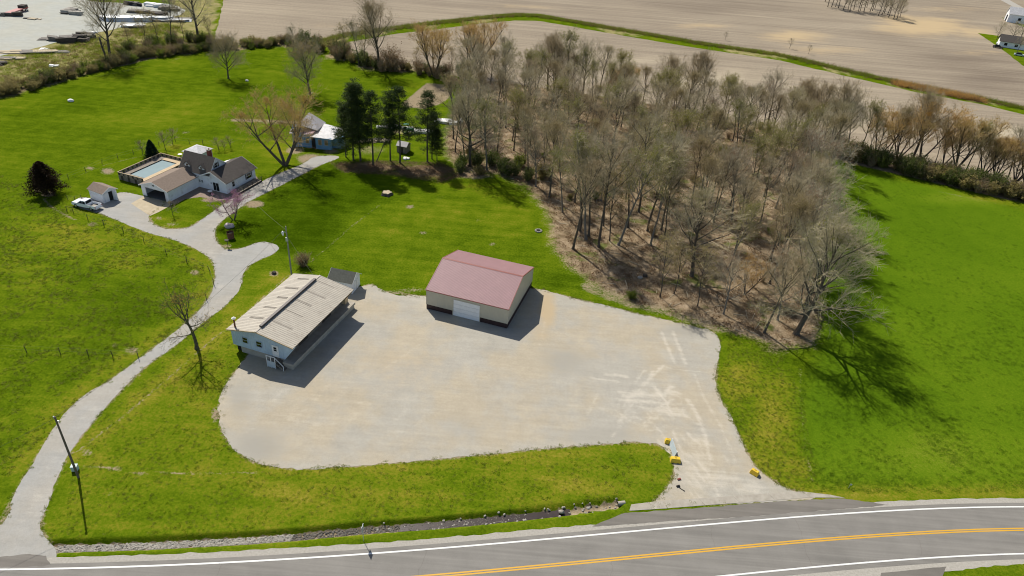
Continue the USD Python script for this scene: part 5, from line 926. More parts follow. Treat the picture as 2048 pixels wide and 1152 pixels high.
def deciduous(name, seed, bark_, twig_, bud=None, nbud=0, bsize=.09, **k):
    c, f, t = grow(seed, **k); g = np.random.default_rng(seed + 100)
    sub = {'leaf_buds': (buds_at(t, nbud, bsize, g), X[bud])} if bud else {}
    define(name, {'trunk': (mesh_of(c, 7), X[bark_]), 'crown': (mesh_of(f, 3), X[twig_], sub)})
def plant(kind, px, h_scale, lab, category='tree', name='tree', group=None, rz=None, g=np.random.default_rng(77), z=0.0, tilt=None, xy=None):
    p = xy if xy is not None else at(*px); x = UsdGeom.Xform.Define(stage, '/World/' + numbered('/World', name)); x.AddTranslateOp().Set(Gf.Vec3d(float(p[0]), float(p[1]), z))
    if tilt: x.AddRotateXYZOp().Set(Gf.Vec3f(*tilt))
    else: x.AddRotateZOp().Set(float(g.uniform(0, 360) if rz is None else rz))
    s = np.broadcast_to(h_scale, 3); x.AddScaleOp().Set(Gf.Vec3f(*map(float, s)))
    q = tag(x.GetPrim(), lab, category, group); q.GetReferences().AddInternalReference(LIB[kind]); q.SetInstanceable(True); return q
# woodland kinds (about 20 m)
W0 = dict(h=20, r=.25, clear=.46, nl=13, spread=.31, up=.09, low=60, topa=24, nb=7, n3=6, n4=4, twig_r=.015)
deciduous('wood_a', 1, 'bark', 'twig_grey', 'bud_olive', 2200, .08, **W0)
deciduous('wood_b', 2, 'bark', 'twig_grey', None, 0, **{**W0, 'clear': .44, 'spread': .33})
deciduous('wood_c', 3, 'bark_grey', 'twig_grey', 'bud_green', 4600, .09, **{**W0, 'spread': .32, 'lean': (.06, .03)})
deciduous('wood_d', 4, 'bark', 'twig_brown', 'bud_olive', 3000, .08, **{**W0, 'clear': .38, 'spread': .34, 'nl': 14})
deciduous('wood_e', 5, 'bark_moss', 'twig_tan', 'bud_green', 6000, .09, **{**W0, 'h': 18, 'spread': .38})
deciduous('wood_f', 6, 'bark_grey', 'twig_pale', 'bud_red', 2600, .08, **{**W0, 'h': 18, 'clear': .26, 'spread': .40})
deciduous('wood_g', 7, 'bark', 'twig_brown', None, 0, **{**W0, 'clear': .45, 'spread': .27, 'nl': 12, 'lean': (-.08, .02)})
deciduous('edge_oak', 8, 'bark', 'twig_grey', 'bud_green', 2600, .085, h=18, r=.42, clear=.16, nl=17, spread=0.56, up=.05, low=85, topa=22, nb=8, n3=6, n4=5, twig_r=0.015)
deciduous('spread_oak', 9, 'bark', 'twig_grey', None, 0, h=18, r=.40, clear=.2, nl=15, spread=0.52, up=.07, low=78, topa=20, nb=8, n3=6, n4=4, twig_r=0.015)
deciduous('vase_willow', 10, 'bark', 'twig_gold', 'bud_yellow', 4200, .10, h=17, r=.36, clear=.28, nl=20, spread=0.42, up=0.09, low=58, topa=20, nb=6, n3=6, n4=4, stems=5, fork_spread=0.5, twig_r=0.015)
deciduous('orange_maple', 11, 'bark', 'twig_gold', 'bud_orange', 5200, .11, h=17, r=.34, clear=.3, nl=16, spread=0.46, up=0.08, low=62, topa=20, nb=7, n3=6, n4=4, stems=3, fork_spread=0.5, twig_r=0.015)
deciduous('lawn_round', 12, 'bark', 'twig_tan', 'bud_yellow', 1800, .08, h=12, r=.3, clear=.2, nl=17, spread=0.62, up=0.05, low=78, topa=18, nb=10, n3=7, n4=5, stems=1, twig_r=0.013)
deciduous('yard_maple', 13, 'bark', 'twig_gold', 'bud_yellow', 5200, .11, h=17.5, r=.52, clear=.3, nl=15, spread=0.5, up=0.05, low=72, topa=24, nb=9, n3=7, n4=4, stems=4, fork_spread=0.75, twig_r=0.014)
deciduous('tall_vase', 14, 'bark', 'twig_brown', 'bud_olive', 1200, .08, h=20, r=.42, clear=.25, nl=19, spread=0.46, up=0.09, low=66, topa=18, nb=9, n3=7, n4=4, twig_r=0.015)
deciduous('thin_pole', 15, 'bark', 'twig_brown', 'bud_olive', 1300, .09, h=13, r=.12, clear=.35, nl=10, spread=0.32, up=0.08, low=55, topa=20, nb=5, n3=4, n4=3, twig_r=0.013)
deciduous('sapling', 16, 'bark', 'twig_brown', None, 0, h=4, r=.07, clear=.3, nl=8, spread=.42, up=.05, low=70, topa=25, nb=5, n3=4, n4=2, twig_r=.008)
deciduous('broken_tree', 17, 'bark_moss', 'bark', 'bud_yellow', 900, .08, h=10.5, r=.30, clear=.28, nl=11, spread=.42, up=.05, low=85, topa=25, nb=6, n3=4, n4=3, lean=(-.02, .02), wob=.06)
deciduous('redbud', 18, 'bark', 'twig_brown', 'blossom', 3600, .075, h=5.6, r=.16, clear=.3, nl=9, spread=.5, up=.04, low=62, topa=35, nb=5, n3=5, n4=3, stems=3, fork_spread=.55, twig_r=.008)
deciduous('far_grey', 19, 'bark', 'twig_grey', None, 0, h=17, r=.3, clear=.25, nl=13, spread=0.44, up=0.07, low=70, topa=20, nb=6, n3=5, n4=3, twig_r=0.022)
# conifers
def pine(name, seed, h, r, first, nbr, L0, clumps=9, nn=34, gap=.55):
    g = np.random.default_rng(seed); co, fo = [], []
    n = 14; pts = np.cumsum(np.vstack([[0, 0, -.1], np.column_stack([g.normal(0, .05, n), g.normal(0, .05, n), np.full(n, h / n)])]), 0)
    for k in range(n): co.append((pts[k], pts[k + 1], r * (1 - k / n * .88), r * (1 - (k + 1) / n * .88)))
    for i in range(nbr):
        u = i / nbr; z = first + (1 - first) * (1 - (1 - u) ** 1.15); x = z * n; k = min(int(x), n - 1); p = pts[k] + (pts[k + 1] - pts[k]) * (x - k); az = i * 2.399 + g.normal(0, .5)
        L = L0 * (1.05 - .75 * u) * g.uniform(.55, 1.25); d = np.array([math.cos(az), math.sin(az), .10 + .45 * u]); e = p + unit(d) * L; mid = (p + e) / 2 + [0, 0, -.06 * L]; e = e + [0, 0, .12 * L]
        co += [(p, mid, .06 * (1.2 - u), .035), (mid, e, .035, .012)]
        for c_ in range(max(2, int(clumps * (1.1 - .5 * u)))):
            t = g.uniform(.35, 1.05); c = p + (e - p) * t + g.normal(0, 1, 3) * [.30 * L * .5, .30 * L * .5, .13 * L]
            nd = g.normal(size=(nn, 3)) * [.42, .42, .2]; fo.append(c + nd)
    c = np.vstack(fo); f = flakes(c, .17, g, .3, .35); return define(name, {'trunk': (mesh_of(co, 6), X['bark']), 'crown': (f, X['needle'])})
pine('pine_a', 31, 18, .26, .22, 60, 4.6, 9, 42); pine('pine_b', 32, 18, .24, .32, 44, 3.7, 8, 40); pine('pine_c', 33, 16, .2, .40, 32, 2.9, 8, 36)
def cone_bush(name, seed, h, rad, n, mat, powr=.8, bottom=.06, size=.13, lumps=.25):
    g = np.random.default_rng(seed); z = g.uniform(bottom, 1, n); az = g.uniform(0, 2 * PI, n); R_ = rad * (1 - z) ** powr * (.30 + .70 * np.sqrt(g.uniform(0, 1, n))); R_ *= 1 + lumps * np.sin(az * 5 + z * 9) * .5 + lumps * g.normal(0, .25, n)
    c = np.column_stack([np.cos(az) * R_, np.sin(az) * R_, z * h]); segs = [(np.array([0, 0, -.1]), np.array([0, 0, h * .9]), .16, .03)]
    for k in range(30): q = c[g.integers(n)]; segs.append((np.array([0, 0, q[2] * .85]), q, .03, .01))
    define(name, {'trunk': (mesh_of(segs, 6), X['bark']), 'crown': (flakes(c, size, g, .5), X[mat])})
cone_bush('juniper', 41, 5.0, 1.75, 9000, 'needle_dark', .62, .03); cone_bush('maroon_yew', 42, 7.2, 3.2, 13000, 'maroon', .6, .1, .17, .85)
def shrub(name, seed, h, w, ns, mat, nleaf, lsize, tmat):
    g = np.random.default_rng(seed); segs, tips = [], []
    for k in range(ns):
        az = g.uniform(0, 6.28); a = g.uniform(.0, .9); d = unit(np.array([math.cos(az) * a * w / h, math.sin(az) * a * w / h, 1.0])); p = np.array([math.cos(az) * .15 * w, math.sin(az) * .15 * w, 0]) * g.uniform(0, 1.5); L = h * g.uniform(.55, 1.1)
        for q in range(3):
            d = unit(d + g.normal(0, .16, 3)); e = p + d * L / 3; segs.append((p, e, .03 * (1 - q * .28), .03 * (.72 - q * .26))); 
            for t in range(5):
                s = p + (e - p) * g.uniform(); dd = unit(d + g.normal(0, .6, 3)); L2 = h * g.uniform(.12, .3); ee = s + dd * L2; segs.append((s, ee, .012, .006)); tips.append((s, ee))
            p = e
    sub = {'leaves': (buds_at(tips, nleaf, lsize, g, .10), X[mat])} if mat else {}
    define(name, {'stems': (mesh_of(segs, 3), X[tmat], sub)})
shrub('shrub_bare', 51, 3.0, 1.8, 60, 'leaf_brown', 1800, .08, 'twig_tan'); shrub('shrub_green', 52, 3.0, 1.9, 46, 'leaf_green', 3200, .10, 'twig_brown'); shrub('shrub_bright', 53, 2.4, 1.8, 40, 'leaf_bright', 4200, .10, 'twig_tan'); shrub('shrub_olive', 54, 2.6, 2.0, 50, 'bud_olive', 4200, .11, 'twig_tan'); shrub('shrub_burgundy', 55, 2.2, 1.7, 70, 'leaf_brown', 2200, .07, 'twig_brown')

# ---- single trees that stand out
plant('broken_tree', (394, 697), 1.0, 'half broken mossy tree leaning beside the lower driveway', rz=20)
plant('yard_maple', (571, 331), 1.0, 'big yellow budding multi stemmed tree between the two houses', rz=40)
plant('lawn_round', (457, 157), .93, 'small tree standing in a round mulched bed in the upper pasture', rz=10); plant('lawn_round', (620, 188), 1.12, 'rounded orange tipped tree above the blue house', rz=120)
plant('tall_vase', (757, 138), 1.06, 'tallest bare tree of the far field edge behind the sand square', rz=60); plant('vase_willow', (868, 153), 1.05, 'broad yellow vase shaped tree beside the sand square', rz=15); plant('vase_willow', (955, 146), 1.12, 'twin topped tall vase tree at the upper left corner of the woods', rz=100)
plant('tall_vase', (222, 116), 1.12, 'tall slender bare tree by the gravel yard', rz=200); plant('spread_oak', (398, 80), 1.2, 'large bare tree cut by the top edge left of the plowed field', rz=30)
for px, kind, s, lab in [((345, 92), 'wood_b', .8, 'bare tree left of the large tree at the field corner'), ((292, 96), 'thin_pole', 1.0, 'small bare tree in the brush right of the tall slender tree'), ((262, 100), 'thin_pole', .7, 'low twiggy tree beside the tall slender tree'), ((368, 82), 'thin_pole', 1.0, 'thin bare tree just left of the field corner tree'), ((318, 92), 'thin_pole', .9, 'leaning thin tree in the upper left brush'), ((421, 88), 'thin_pole', .7, 'small bare tree where the brush meets the plowed field'), ((588, 108), 'far_grey', .55, 'dark small tree at the bend of the hedgerow'), ((718, 132), 'wood_b', .75, 'bare tree left of the tallest field edge tree'), ((690, 122), 'thin_pole', .95, 'thin bare tree left in the field edge group'), ((785, 138), 'shrub_bare', 2.4, 'bushy twiggy tree at the foot of the tallest field edge tree'), ((730, 134), 'thin_pole', 1.1, 'thin bare tree beside the tallest field edge tree'), ((832, 140), 'thin_pole', .6, 'small bare tree left of the yellow vase tree'), ((905, 148), 'thin_pole', .7, 'thin bare tree between the two vase shaped trees'), ((925, 152), 'thin_pole', .6, 'second thin bare tree between the two vase shaped trees')]: plant(kind, px, s, lab)
dst = thing('dead_trunk', 'broken dead trunk beside the tall slender tree by the yard', 'dead tree', at(212, 114)); m = MB(); m.path([(0, 0, 0), (-.5, 0, 3), (-.7, .1, 6.2)], .3, 7); m.obj('trunk', X['bark'], dst); m = MB(); m.tube((-.45, 0, 2.8), (.6, .2, 4.6), .12, .06); m.obj('stub', X['bark'], dst)
plant('redbud', (467, 440), 1.05, 'small pink blossoming tree at the driveway bend', 'tree', 'blossom_tree', rz=75); plant('maroon_yew', (96, 387), 1.0, 'dark maroon rounded evergreen alone in the left pasture', 'tree', 'evergreen_tree'); plant('juniper', (307, 320), 1.0, 'dark green cone shaped evergreen behind the pool deck', 'tree', 'evergreen_tree')
plant('shrub_burgundy', (607, 532), 1.15, 'round brownish red bush beside the yard lamp pole', 'bush', 'bush')
for px, s, lab in [((331, 299), 1.0, 'bare sapling right of the cone shaped evergreen'), ((345, 288), .9, 'bare orchard sapling on the fence behind the pool'), ((286, 310), .8, 'bare sapling left of the cone shaped evergreen'), ((437, 299), .7, 'leafless young tree behind the sun porch'), ((449, 300), .6, 'second leafless young tree behind the sun porch'), ((461, 295), .7, 'third leafless young tree right behind the porch'), ((346, 431), .75, 'bare sapling on the grass island before the garage')]: plant('sapling', px, s, lab, 'sapling', 'sapling')
PN = [((707, 320), 'pine_a', 1.0, 'leftmost tall pine of the grove, full to the ground left'), ((721, 322), 'pine_a', 1.06, 'tallest pine in the middle of the left grove'), ((746, 330), 'pine_b', 1.0, 'pine with bare lower trunk right in the left grove'), ((781, 322), 'pine_c', 1.08, 'thin sparse pine left of the pair beside the tin shed'), ((800, 326), 'pine_b', 1.04, 'tall narrow pine right beside the tin shed'), ((855, 324), 'pine_b', .98, 'narrow pine standing apart to the right of the grove'), ((864, 318), 'pine_a', .66, 'short bushy pine behind the right narrow pine'), ((692, 314), 'pine_a', .74, 'low broad pine at the left end touching the blue house'), ((874, 322), 'pine_a', .45, 'smallest bushy pine at the right end of the pine row')]
for px, k, s, lab in PN: plant(k, px, s, lab, 'pine', 'pine_tree')
plant('pine_c', (753, 323), .72, 'small leaning pine crossing before the pine pair', 'pine', 'pine_tree', tilt=(0, 24, 20))
plant('spread_oak', (940, 332), 1.0, 'large dark bare tree at the left corner of the woods', rz=80); plant('wood_b', (928, 326), .8, 'second bare stem beside the dark corner tree of the woods')
# ---- trees along the front and right edge of the woodland
EDGE = [((1146, 498), 'wood_g', 1.08, 'dark crooked tree standing first at the left woodland corner', 150), ((1160, 462), 'wood_b', 1.05, 'slim tree behind the left corner tree of the woods', 20), ((1172, 478), 'wood_c', 1.1, 'pale stemmed tree second from the left woodland corner', 200), ((1177, 472), 'wood_a', 1.0, 'twin of the pale stemmed tree near the left corner', 70), ((1197, 494), 'wood_b', 1.12, 'tall straight trunk third along the front woodland edge', 300), ((1237, 490), 'wood_c', 1.1, 'thick grey trunk with long shadow in the front clearing', 30), ((1219, 482), 'thin_pole', 1.2, 'thin stem between two trunks at the front clearing', 0), ((1207, 452), 'thin_pole', 1.3, 'thin dark stem deeper behind the front clearing', 0), ((1256, 455), 'wood_g', .95, 'dark trunk in shade behind the thick grey trunk', 10), ((1295, 462), 'wood_b', 1.05, 'dark trunk in the middle of the clearing', 240), ((1301, 490), 'wood_c', .95, 'light grey trunk with grass at its foot in the clearing', 100), ((1277, 424), 'wood_a', 1.1, 'dark thick trunk at the back of the clearing', 0), ((1322, 460), 'wood_d', .95, 'brown trunk right in the clearing', 190), ((1330, 470), 'thin_pole', 1.2, 'thin stem in the right part of the clearing', 0), ((1383, 552), 'edge_oak', .95, 'big pale forked tree at the front right of the clearing', 250), ((1320, 594), 'thin_pole', 1.0, 'thin double stem standing nearest the gravel lot', 40), ((1348, 588), 'thin_pole', .85, 'slender stem right of the thin double stem', 90), ((1395, 612), 'thin_pole', .95, 'single slender stem at the lot edge before the forked tree', 10), ((1455, 540), 'wood_c', .8, 'leaning pale trunk right of the forked tree', 330), ((1447, 628), 'wood_f', .62, 'low grey bushy tree at the lot corner', 15), ((1490, 588), 'orange_maple', .48, 'small orange budding tree inside the right woodland edge', 0), ((1592, 668), 'edge_oak', 1.15, 'massive pale oak at the front right corner of the woods', 140), ((1555, 640), 'wood_f', .75, 'pale crowned tree left of the massive corner oak', 50), ((1612, 610), 'edge_oak', 1.0, 'wide pale tree behind the massive corner oak', 20), ((1618, 560), 'wood_f', 1.05, 'pale grey tree in the middle of the right woodland edge', 80), ((1612, 505), 'edge_oak', .95, 'wide crowned tree at the middle right woodland edge', 200), ((1622, 455), 'wood_f', 1.1, 'reddish tipped tree at the upper right woodland edge', 0), ((1612, 410), 'wood_f', 1.05, 'reddish budding tree where the woods meet the hedgerow field', 130), ((1628, 375), 'wood_d', 1.0, 'brownish tree at the upper right woodland corner', 60), ((1640, 335), 'wood_a', .9, 'grey tree at the joint of woods and hedgerow', 250)]
for px, k, s, lab, rz in EDGE: plant(k, px, s, lab, rz=rz, name='woodland_tree')
# ---- interior of the woods (alike trees share their kind's label)
gW = np.random.default_rng(2024); placed = [at(*e[0]) for e in EDGE]; kinds = ['wood_a', 'wood_b', 'wood_c', 'wood_d', 'wood_e', 'wood_f', 'wood_g']
LBL = {'wood_a': 'olive budding tree', 'wood_b': 'bare grey tree', 'wood_c': 'pale trunked budding tree', 'wood_d': 'brown twigged tree', 'wood_e': 'yellow green budding tree', 'wood_f': 'pale reddish budding tree', 'wood_g': 'bare narrow brown tree'}
clear_px = [(1150, 500), (1180, 510), (1240, 525), (1300, 540), (1330, 530), (1270, 560), (1350, 570), (1210, 530), (1260, 490), (1400, 590), (1310, 500), (1200, 470), (1440, 600), (1480, 375), (1440, 365), (1200, 440), (1260, 445), (1330, 450), (1390, 490), (1430, 520)]; clear_w = ats(clear_px)
x0, y0, x1, y1 = wpoly.bounds; nW = 0; tries = 0; inner = []
def region(p): return f"{['left', 'middle left', 'middle right', 'right'][min(3, int((p[0] - x0) / (x1 - x0) * 4))]} {['front', 'middle', 'back', 'far back'][min(3, int((p[1] - y0) / (y1 - y0) * 4))]} of the woods"
while nW < 152 and tries < 15000:
    tries += 1; p = np.array([gW.uniform(x0, x1), gW.uniform(y0, y1)]); right = (p[0] - x0) / (x1 - x0); back = (p[1] - y0) / (y1 - y0)
    if not shapely.contains_xy(wpoly, p[0], p[1]) or min(np.linalg.norm(p - q) for q in placed) < 4.6 + 2.8 * max(0, back - .4): continue
    if np.linalg.norm(clear_w - p, axis=1).min() < 6.0 or wpoly.exterior.distance(Point(p)) < 1.5: continue
    placed.append(p); nW += 1
    w = np.array([1.2, 1.2, 1.0, .9, .8 + .6 * right, .2 + 1.1 * right * (back < .5), .5]); k = kinds[gW.choice(7, p=w / w.sum())]; inner.append((k, gW.uniform(.72, 1.0) * (1 - .14 * back), p, f'{LBL[k]} in the {region(p)}'))
ORD = ['first', 'second', 'third', 'fourth', 'fifth', 'sixth', 'seventh', 'eighth', 'ninth', 'tenth']
for k, sc, p, lab in inner:
    same = sorted(q[2][0] for q in inner if q[3] == lab); plant(k, None, sc, lab + (f', {ORD[same.index(p[0]) % 10]} from left' if len(same) > 1 else ''), name='woodland_tree', group='trees of the woodland', xy=p, g=gW)
for px, k, s, lab in [((1095, 180), 'tall_vase', .85, 'grey tree leaning left at the back edge of the woods'), ((1107, 185), 'tall_vase', .82, 'dark forked tree beside it at the back edge of the woods'), ((1134, 185), 'wood_c', 1.0, 'pale yellow topped tree at the back edge of the woods'), ((1165, 190), 'spread_oak', .9, 'dark round crowned tree at the back edge of the woods'), ((1262, 172), 'orange_maple', .42, 'small orange tree at the back edge of the woods'), ((1235, 200), 'vase_willow', .62, 'yellow clump at the back edge of the woods'), ((1335, 205), 'tall_vase', .72, 'grey vase tree alone at the back of the woods'), ((1375, 215), 'tall_vase', .85, 'tall thin tree at the middle of the back edge'), ((1405, 222), 'wood_g', .9, 'slim tree right of the tall thin back tree'), ((1450, 225), 'wood_e', .62, 'yellow green tree at the right back edge'), ((1535, 250), 'spread_oak', .85, 'dark branched tree at the right back corner of the woods'), ((1588, 262), 'tall_vase', .75, 'leaning grey tree right of the dark branched back tree'), ((1608, 268), 'tall_vase', .7, 'second leaning grey tree at the right back corner'), ((1620, 275), 'tall_vase', .8, 'last leaning grey tree before the hedgerow')]: plant(k, px, s, lab, name='woodland_tree')
# ---- right hedgerow trees
HT = [((1668, 308), 'tall_vase', .95, 'grey fan shaped tree first in the right hedgerow', 0), ((1690, 312), 'wood_b', .8, 'bare tree second in the right hedgerow', 30), ((1716, 312), 'wood_e', .82, 'pale yellow green tree third in the right hedgerow', 60), ((1735, 318), 'thin_pole', 1.0, 'thin stem before the orange tree in the right hedgerow', 0), ((1752, 318), 'orange_maple', .85, 'deep orange budding tree in the right hedgerow', 20), ((1772, 320), 'wood_d', .8, 'brown olive tree right of the deep orange tree', 90), ((1795, 318), 'vase_willow', .85, 'tan tree behind the deep orange hedgerow tree', 10), ((1824, 318), 'tall_vase', .95, 'dark upright stem left of the leaning hedgerow tree', 40), ((1840, 320), 'orange_maple', 1.08, 'largest orange tipped tree leaning right in the hedgerow', 110), ((1870, 326), 'thin_pole', 1.0, 'thin stem right of the largest orange tree', 0), ((1886, 330), 'orange_maple', .7, 'smaller orange tree right of the largest one', 230), ((1912, 338), 'vase_willow', .95, 'wide tan tree right of the middle of the hedgerow', 70), ((1930, 345), 'wood_e', .75, 'pale budding tree in the right part of the hedgerow', 15), ((1950, 350), 'thin_pole', 1.05, 'thin bare stem in the right part of the hedgerow', 0), ((1965, 352), 'vase_willow', .7, 'tan bushy tree near the right end of the hedgerow', 190), ((1990, 356), 'vase_willow', .75, 'second tan bushy tree near the right end of the hedgerow', 45), ((2012, 362), 'wood_b', .75, 'bare tree near the right picture edge in the hedgerow', 0), ((2030, 366), 'vase_willow', .8, 'orange tan tree at the right picture edge', 120), ((2050, 372), 'vase_willow', .85, 'tree cut by the right picture edge in the hedgerow', 60)]
for px, k, s, lab, rz in HT: plant(k, px, s, lab, rz=rz, name='hedgerow_tree')
# ---- dark copse beyond the far field
gC = np.random.default_rng(9)
for k in range(26):
    u = 1648 + k * 6.0 + gC.uniform(-3, 3); v = 12 + (u - 1648) * .19 + gC.uniform(-14, 2); plant('far_grey', (u, v), gC.uniform(.55, .8), 'bare grey tree of the dark far copse at the top edge', name='copse_tree', group='trees of the far copse', g=gC)
for px, s, lab in [((1993, 80), .5, 'small dark tree left of the far house'), ((2020, 86), .6, 'brown bare tree behind the far house'), ((2038, 84), .65, 'second bare tree behind the far house'), ((2034, 104), .4, 'small dark tree before the far house'), ((1579, 97), .25, 'tiny bare shrub tree on the grassy bank'), ((1617, 108), .22, 'second tiny shrub tree on the grassy bank'), ((1450, 80), .2, 'small twiggy bush on the grassy bank')]: plant('far_grey', px, s, lab, name='far_tree')
# ---- shrubs of the hedgerows
def row(px, n, kinds_, s0, s1, off, group, labs, seed, w=None):
    g = np.random.default_rng(seed); P = LineString(ats(px)); L_ = P.length
    for k in range(n):
        q = P.interpolate((k + g.uniform(0, 1)) / n * L_); kd = kinds_[g.choice(len(kinds_), p=w)]; plant(kd, None, g.uniform(s0, s1), (lb := labs[kd] + ['', ', left end', ', left stretch', ', middle stretch', ', right stretch', ', right end'][1 + min(4, int(5 * k / n))]), 'shrub', 'hedge_shrub', lb, xy=(q.x + g.normal(0, off), q.y + g.normal(0, off)), g=g)
row(HEDGE_R, 110, ['shrub_green', 'shrub_olive', 'shrub_bare', 'shrub_bright'], 1.0, 1.7, 1.7, 'right hedgerow shrubs', dict(shrub_green='dark green shrub in the right hedgerow', shrub_olive='olive twiggy shrub in the right hedgerow', shrub_bare='brown bare shrub in the right hedgerow', shrub_bright='fresh green shrub in the right hedgerow'), 61, [.34, .3, .2, .16])
row(HEDGE_L[:8], 180, ['shrub_olive', 'shrub_bare', 'shrub_bright', 'shrub_green'], .65, 1.15, 1.7, 'left hedgerow shrubs', dict(shrub_green='green shrub in the upper left hedgerow', shrub_olive='tan olive shrub in the upper left hedgerow', shrub_bare='brown bare shrub in the upper left hedgerow', shrub_bright='yellow green shrub in the upper left hedgerow'), 62, [.55, .15, .25, .05])
row([(230, 112), (300, 98), (360, 86), (420, 84)], 26, ['shrub_bright', 'shrub_green', 'shrub_bare'], .8, 1.3, 2.0, 'yard brush', dict(shrub_bright='bright green shrub in the brush below the yard', shrub_green='dark green shrub in the brush below the yard', shrub_bare='bare shrub in the brush below the yard'), 63, [.4, .25, .35])
row(HEDGE_L[7:], 44, ['shrub_green', 'shrub_bare', 'shrub_olive'], 1.0, 1.7, 1.6, 'field edge shrubs', dict(shrub_green='green shrub at the field edge behind the sand square', shrub_bare='bare shrub at the field edge behind the sand square', shrub_olive='olive shrub at the field edge behind the sand square'), 64, [.3, .5, .2])
row([(905, 335), (940, 338), (985, 338), (1030, 345), (1060, 365)], 16, ['shrub_green', 'shrub_bright', 'shrub_olive'], .8, 1.35, 2.2, 'shrubs at the left woods corner', dict(shrub_green='green shrub at the left corner of the woods', shrub_bright='bright green shrub at the left corner of the woods', shrub_olive='olive shrub at the left corner of the woods'), 65, [.45, .25, .3])
gU = np.random.default_rng(66); nU = 0
while nU < 46:
    p = np.array([gU.uniform(x0, x1), gU.uniform(y0, y1)])
    if not shapely.contains_xy(wpoly, *p) or np.linalg.norm(clear_w - p, axis=1).min() < 6: continue
    nU += 1; kd = ['shrub_bright', 'shrub_olive', 'shrub_bare'][gU.choice(3, p=[.35, .35, .3])]; lab = dict(shrub_bright='bright green undergrowth bush beneath the woodland trees', shrub_olive='olive undergrowth bush beneath the woodland trees', shrub_bare='bare undergrowth bush beneath the trees')[kd] + ', ' + region(p); plant(kd, None, gU.uniform(.4, .9), lab, 'shrub', 'undergrowth_bush', lab, xy=p, g=gU)
# ------------------------------------------------------------------ what nobody could count: grass, stones, litter
def scatter(name, label, pts, protos, scale, seed, parent_mat=None, flat=1.0):
    g = np.random.default_rng(seed); n = len(pts); pi = UsdGeom.PointInstancer.Define(stage, '/World/' + numbered('/World', name)); tag(pi.GetPrim(), label, name.split('_')[-1], None, 'stuff')
    paths = []
    for k, (mesh, mat) in enumerate(protos): paths.append(usdkit.mesh(stage, f'{pi.GetPath()}/kind_{"abcdefgh"[k]}', mesh, mat).GetPath())
    pi.CreatePrototypesRel().SetTargets(paths); pi.CreateProtoIndicesAttr(Vt.IntArray.FromNumpy(g.integers(0, len(protos), n).astype(np.int32)))
    pi.CreatePositionsAttr(Vt.Vec3fArray.FromNumpy(np.asarray(pts, np.float32))); a = g.uniform(0, 2 * PI, n)
    pi.CreateOrientationsAttr(Vt.QuathArray([Gf.Quath(float(math.cos(x / 2)), 0, 0, float(math.sin(x / 2))) for x in a]))
    s = g.uniform(scale[0], scale[1], n); pi.CreateScalesAttr(Vt.Vec3fArray.FromNumpy(np.stack([s, s, s * flat * g.uniform(.7, 1.2, n)], 1).astype(np.float32)))
def tuft(seed, n, h, w):
    g = np.random.default_rng(seed); az = g.uniform(0, 6.28, n); rr_ = np.sqrt(g.uniform(0, 1, n)) * w; b = np.column_stack([np.cos(az) * rr_, np.sin(az) * rr_, np.zeros(n)]); hh = h * g.uniform(.5, 1.1, n); t = g.uniform(0, 6.28, n); wv = np.column_stack([np.cos(t), np.sin(t), t * 0]) * .03
    tip = b + np.column_stack([np.cos(az) * hh * .9 + g.normal(0, .08, n), np.sin(az) * hh * .9 + g.normal(0, .08, n), hh]); v = np.stack([b - wv, b + wv, tip], 1).reshape(-1, 3); return v, np.arange(3 * n).reshape(-1, 3)
def fill(px, n, seed, keep=None, holes=()):
    g = np.random.default_rng(seed); poly = Polygon(ats(px)).buffer(0)
    for h_ in holes: poly = poly.difference(Polygon(ats(h_)).buffer(.3))
    x0, y0, x1, y1 = poly.bounds; P = np.column_stack([g.uniform(x0, x1, n * 4), g.uniform(y0, y1, n * 4)]); P = P[shapely.contains_xy(poly, P[:, 0], P[:, 1])]
    if keep is not None: P = P[keep(P, g)]
    P = P[:n]; return np.column_stack([P, np.zeros(len(P))])
clump = lambda s, a: (lambda P, g: (fbm(np.column_stack([P * s, np.zeros(len(P))]), 4, 5) + g.uniform(-.25, .25, len(P))) > a)
TU = [(tuft(k, 24, .07, .28), X['blade_crop']) for k in range(3)]
scatter('crop_grass', 'thick green grass crop in the field right of the woods', fill([(1650, 340), (1880, 386), (2070, 432), (2070, 985), (1640, 985), (1600, 900), (1600, 760), (1640, 690), (1640, 600)], 15000, 1, lambda P, g: g.uniform(0, 1, len(P)) < np.clip(1.25 - (P[:, 1] - 56) / 62, .10, 1) * np.clip((fbm(np.column_stack([P * .12, np.zeros(len(P))]), 3, 9) - .25) * 2.5, .1, 1)), TU, (.55, 1.15), 2)
TD = [(tuft(10 + k, 20, .12, .22), X['blade' if k < 2 else 'blade_dry']) for k in range(4)]
scatter('pasture_grass', 'uneven green pasture grass with pale tufts left of the driveway', fill([(-30, 1000), (100, 860), (277, 716), (400, 615), (422, 575), (395, 502), (290, 466), (150, 412), (85, 395), (-30, 330)], 9000, 3, clump(.35, .52)), TD, (.6, 1.3), 4)
scatter('lawn_grass', 'mown lawn grass with dry yellow tufts around the gravel lot', np.vstack([fill([(84, 1075), (116, 960), (170, 868), (350, 700), (455, 620), (500, 640), (470, 730), (437, 830), (466, 902), (545, 937), (800, 929), (1300, 892), (1345, 935), (1335, 985), (1240, 998), (900, 1030), (400, 1068)], 4500, 5, clump(.5, .5)), fill([(1432, 780), (1470, 860), (1505, 930), (1570, 980), (1640, 985), (1605, 800), (1560, 690), (1460, 670)], 2500, 6)]), TD, (.45, .9), 7)
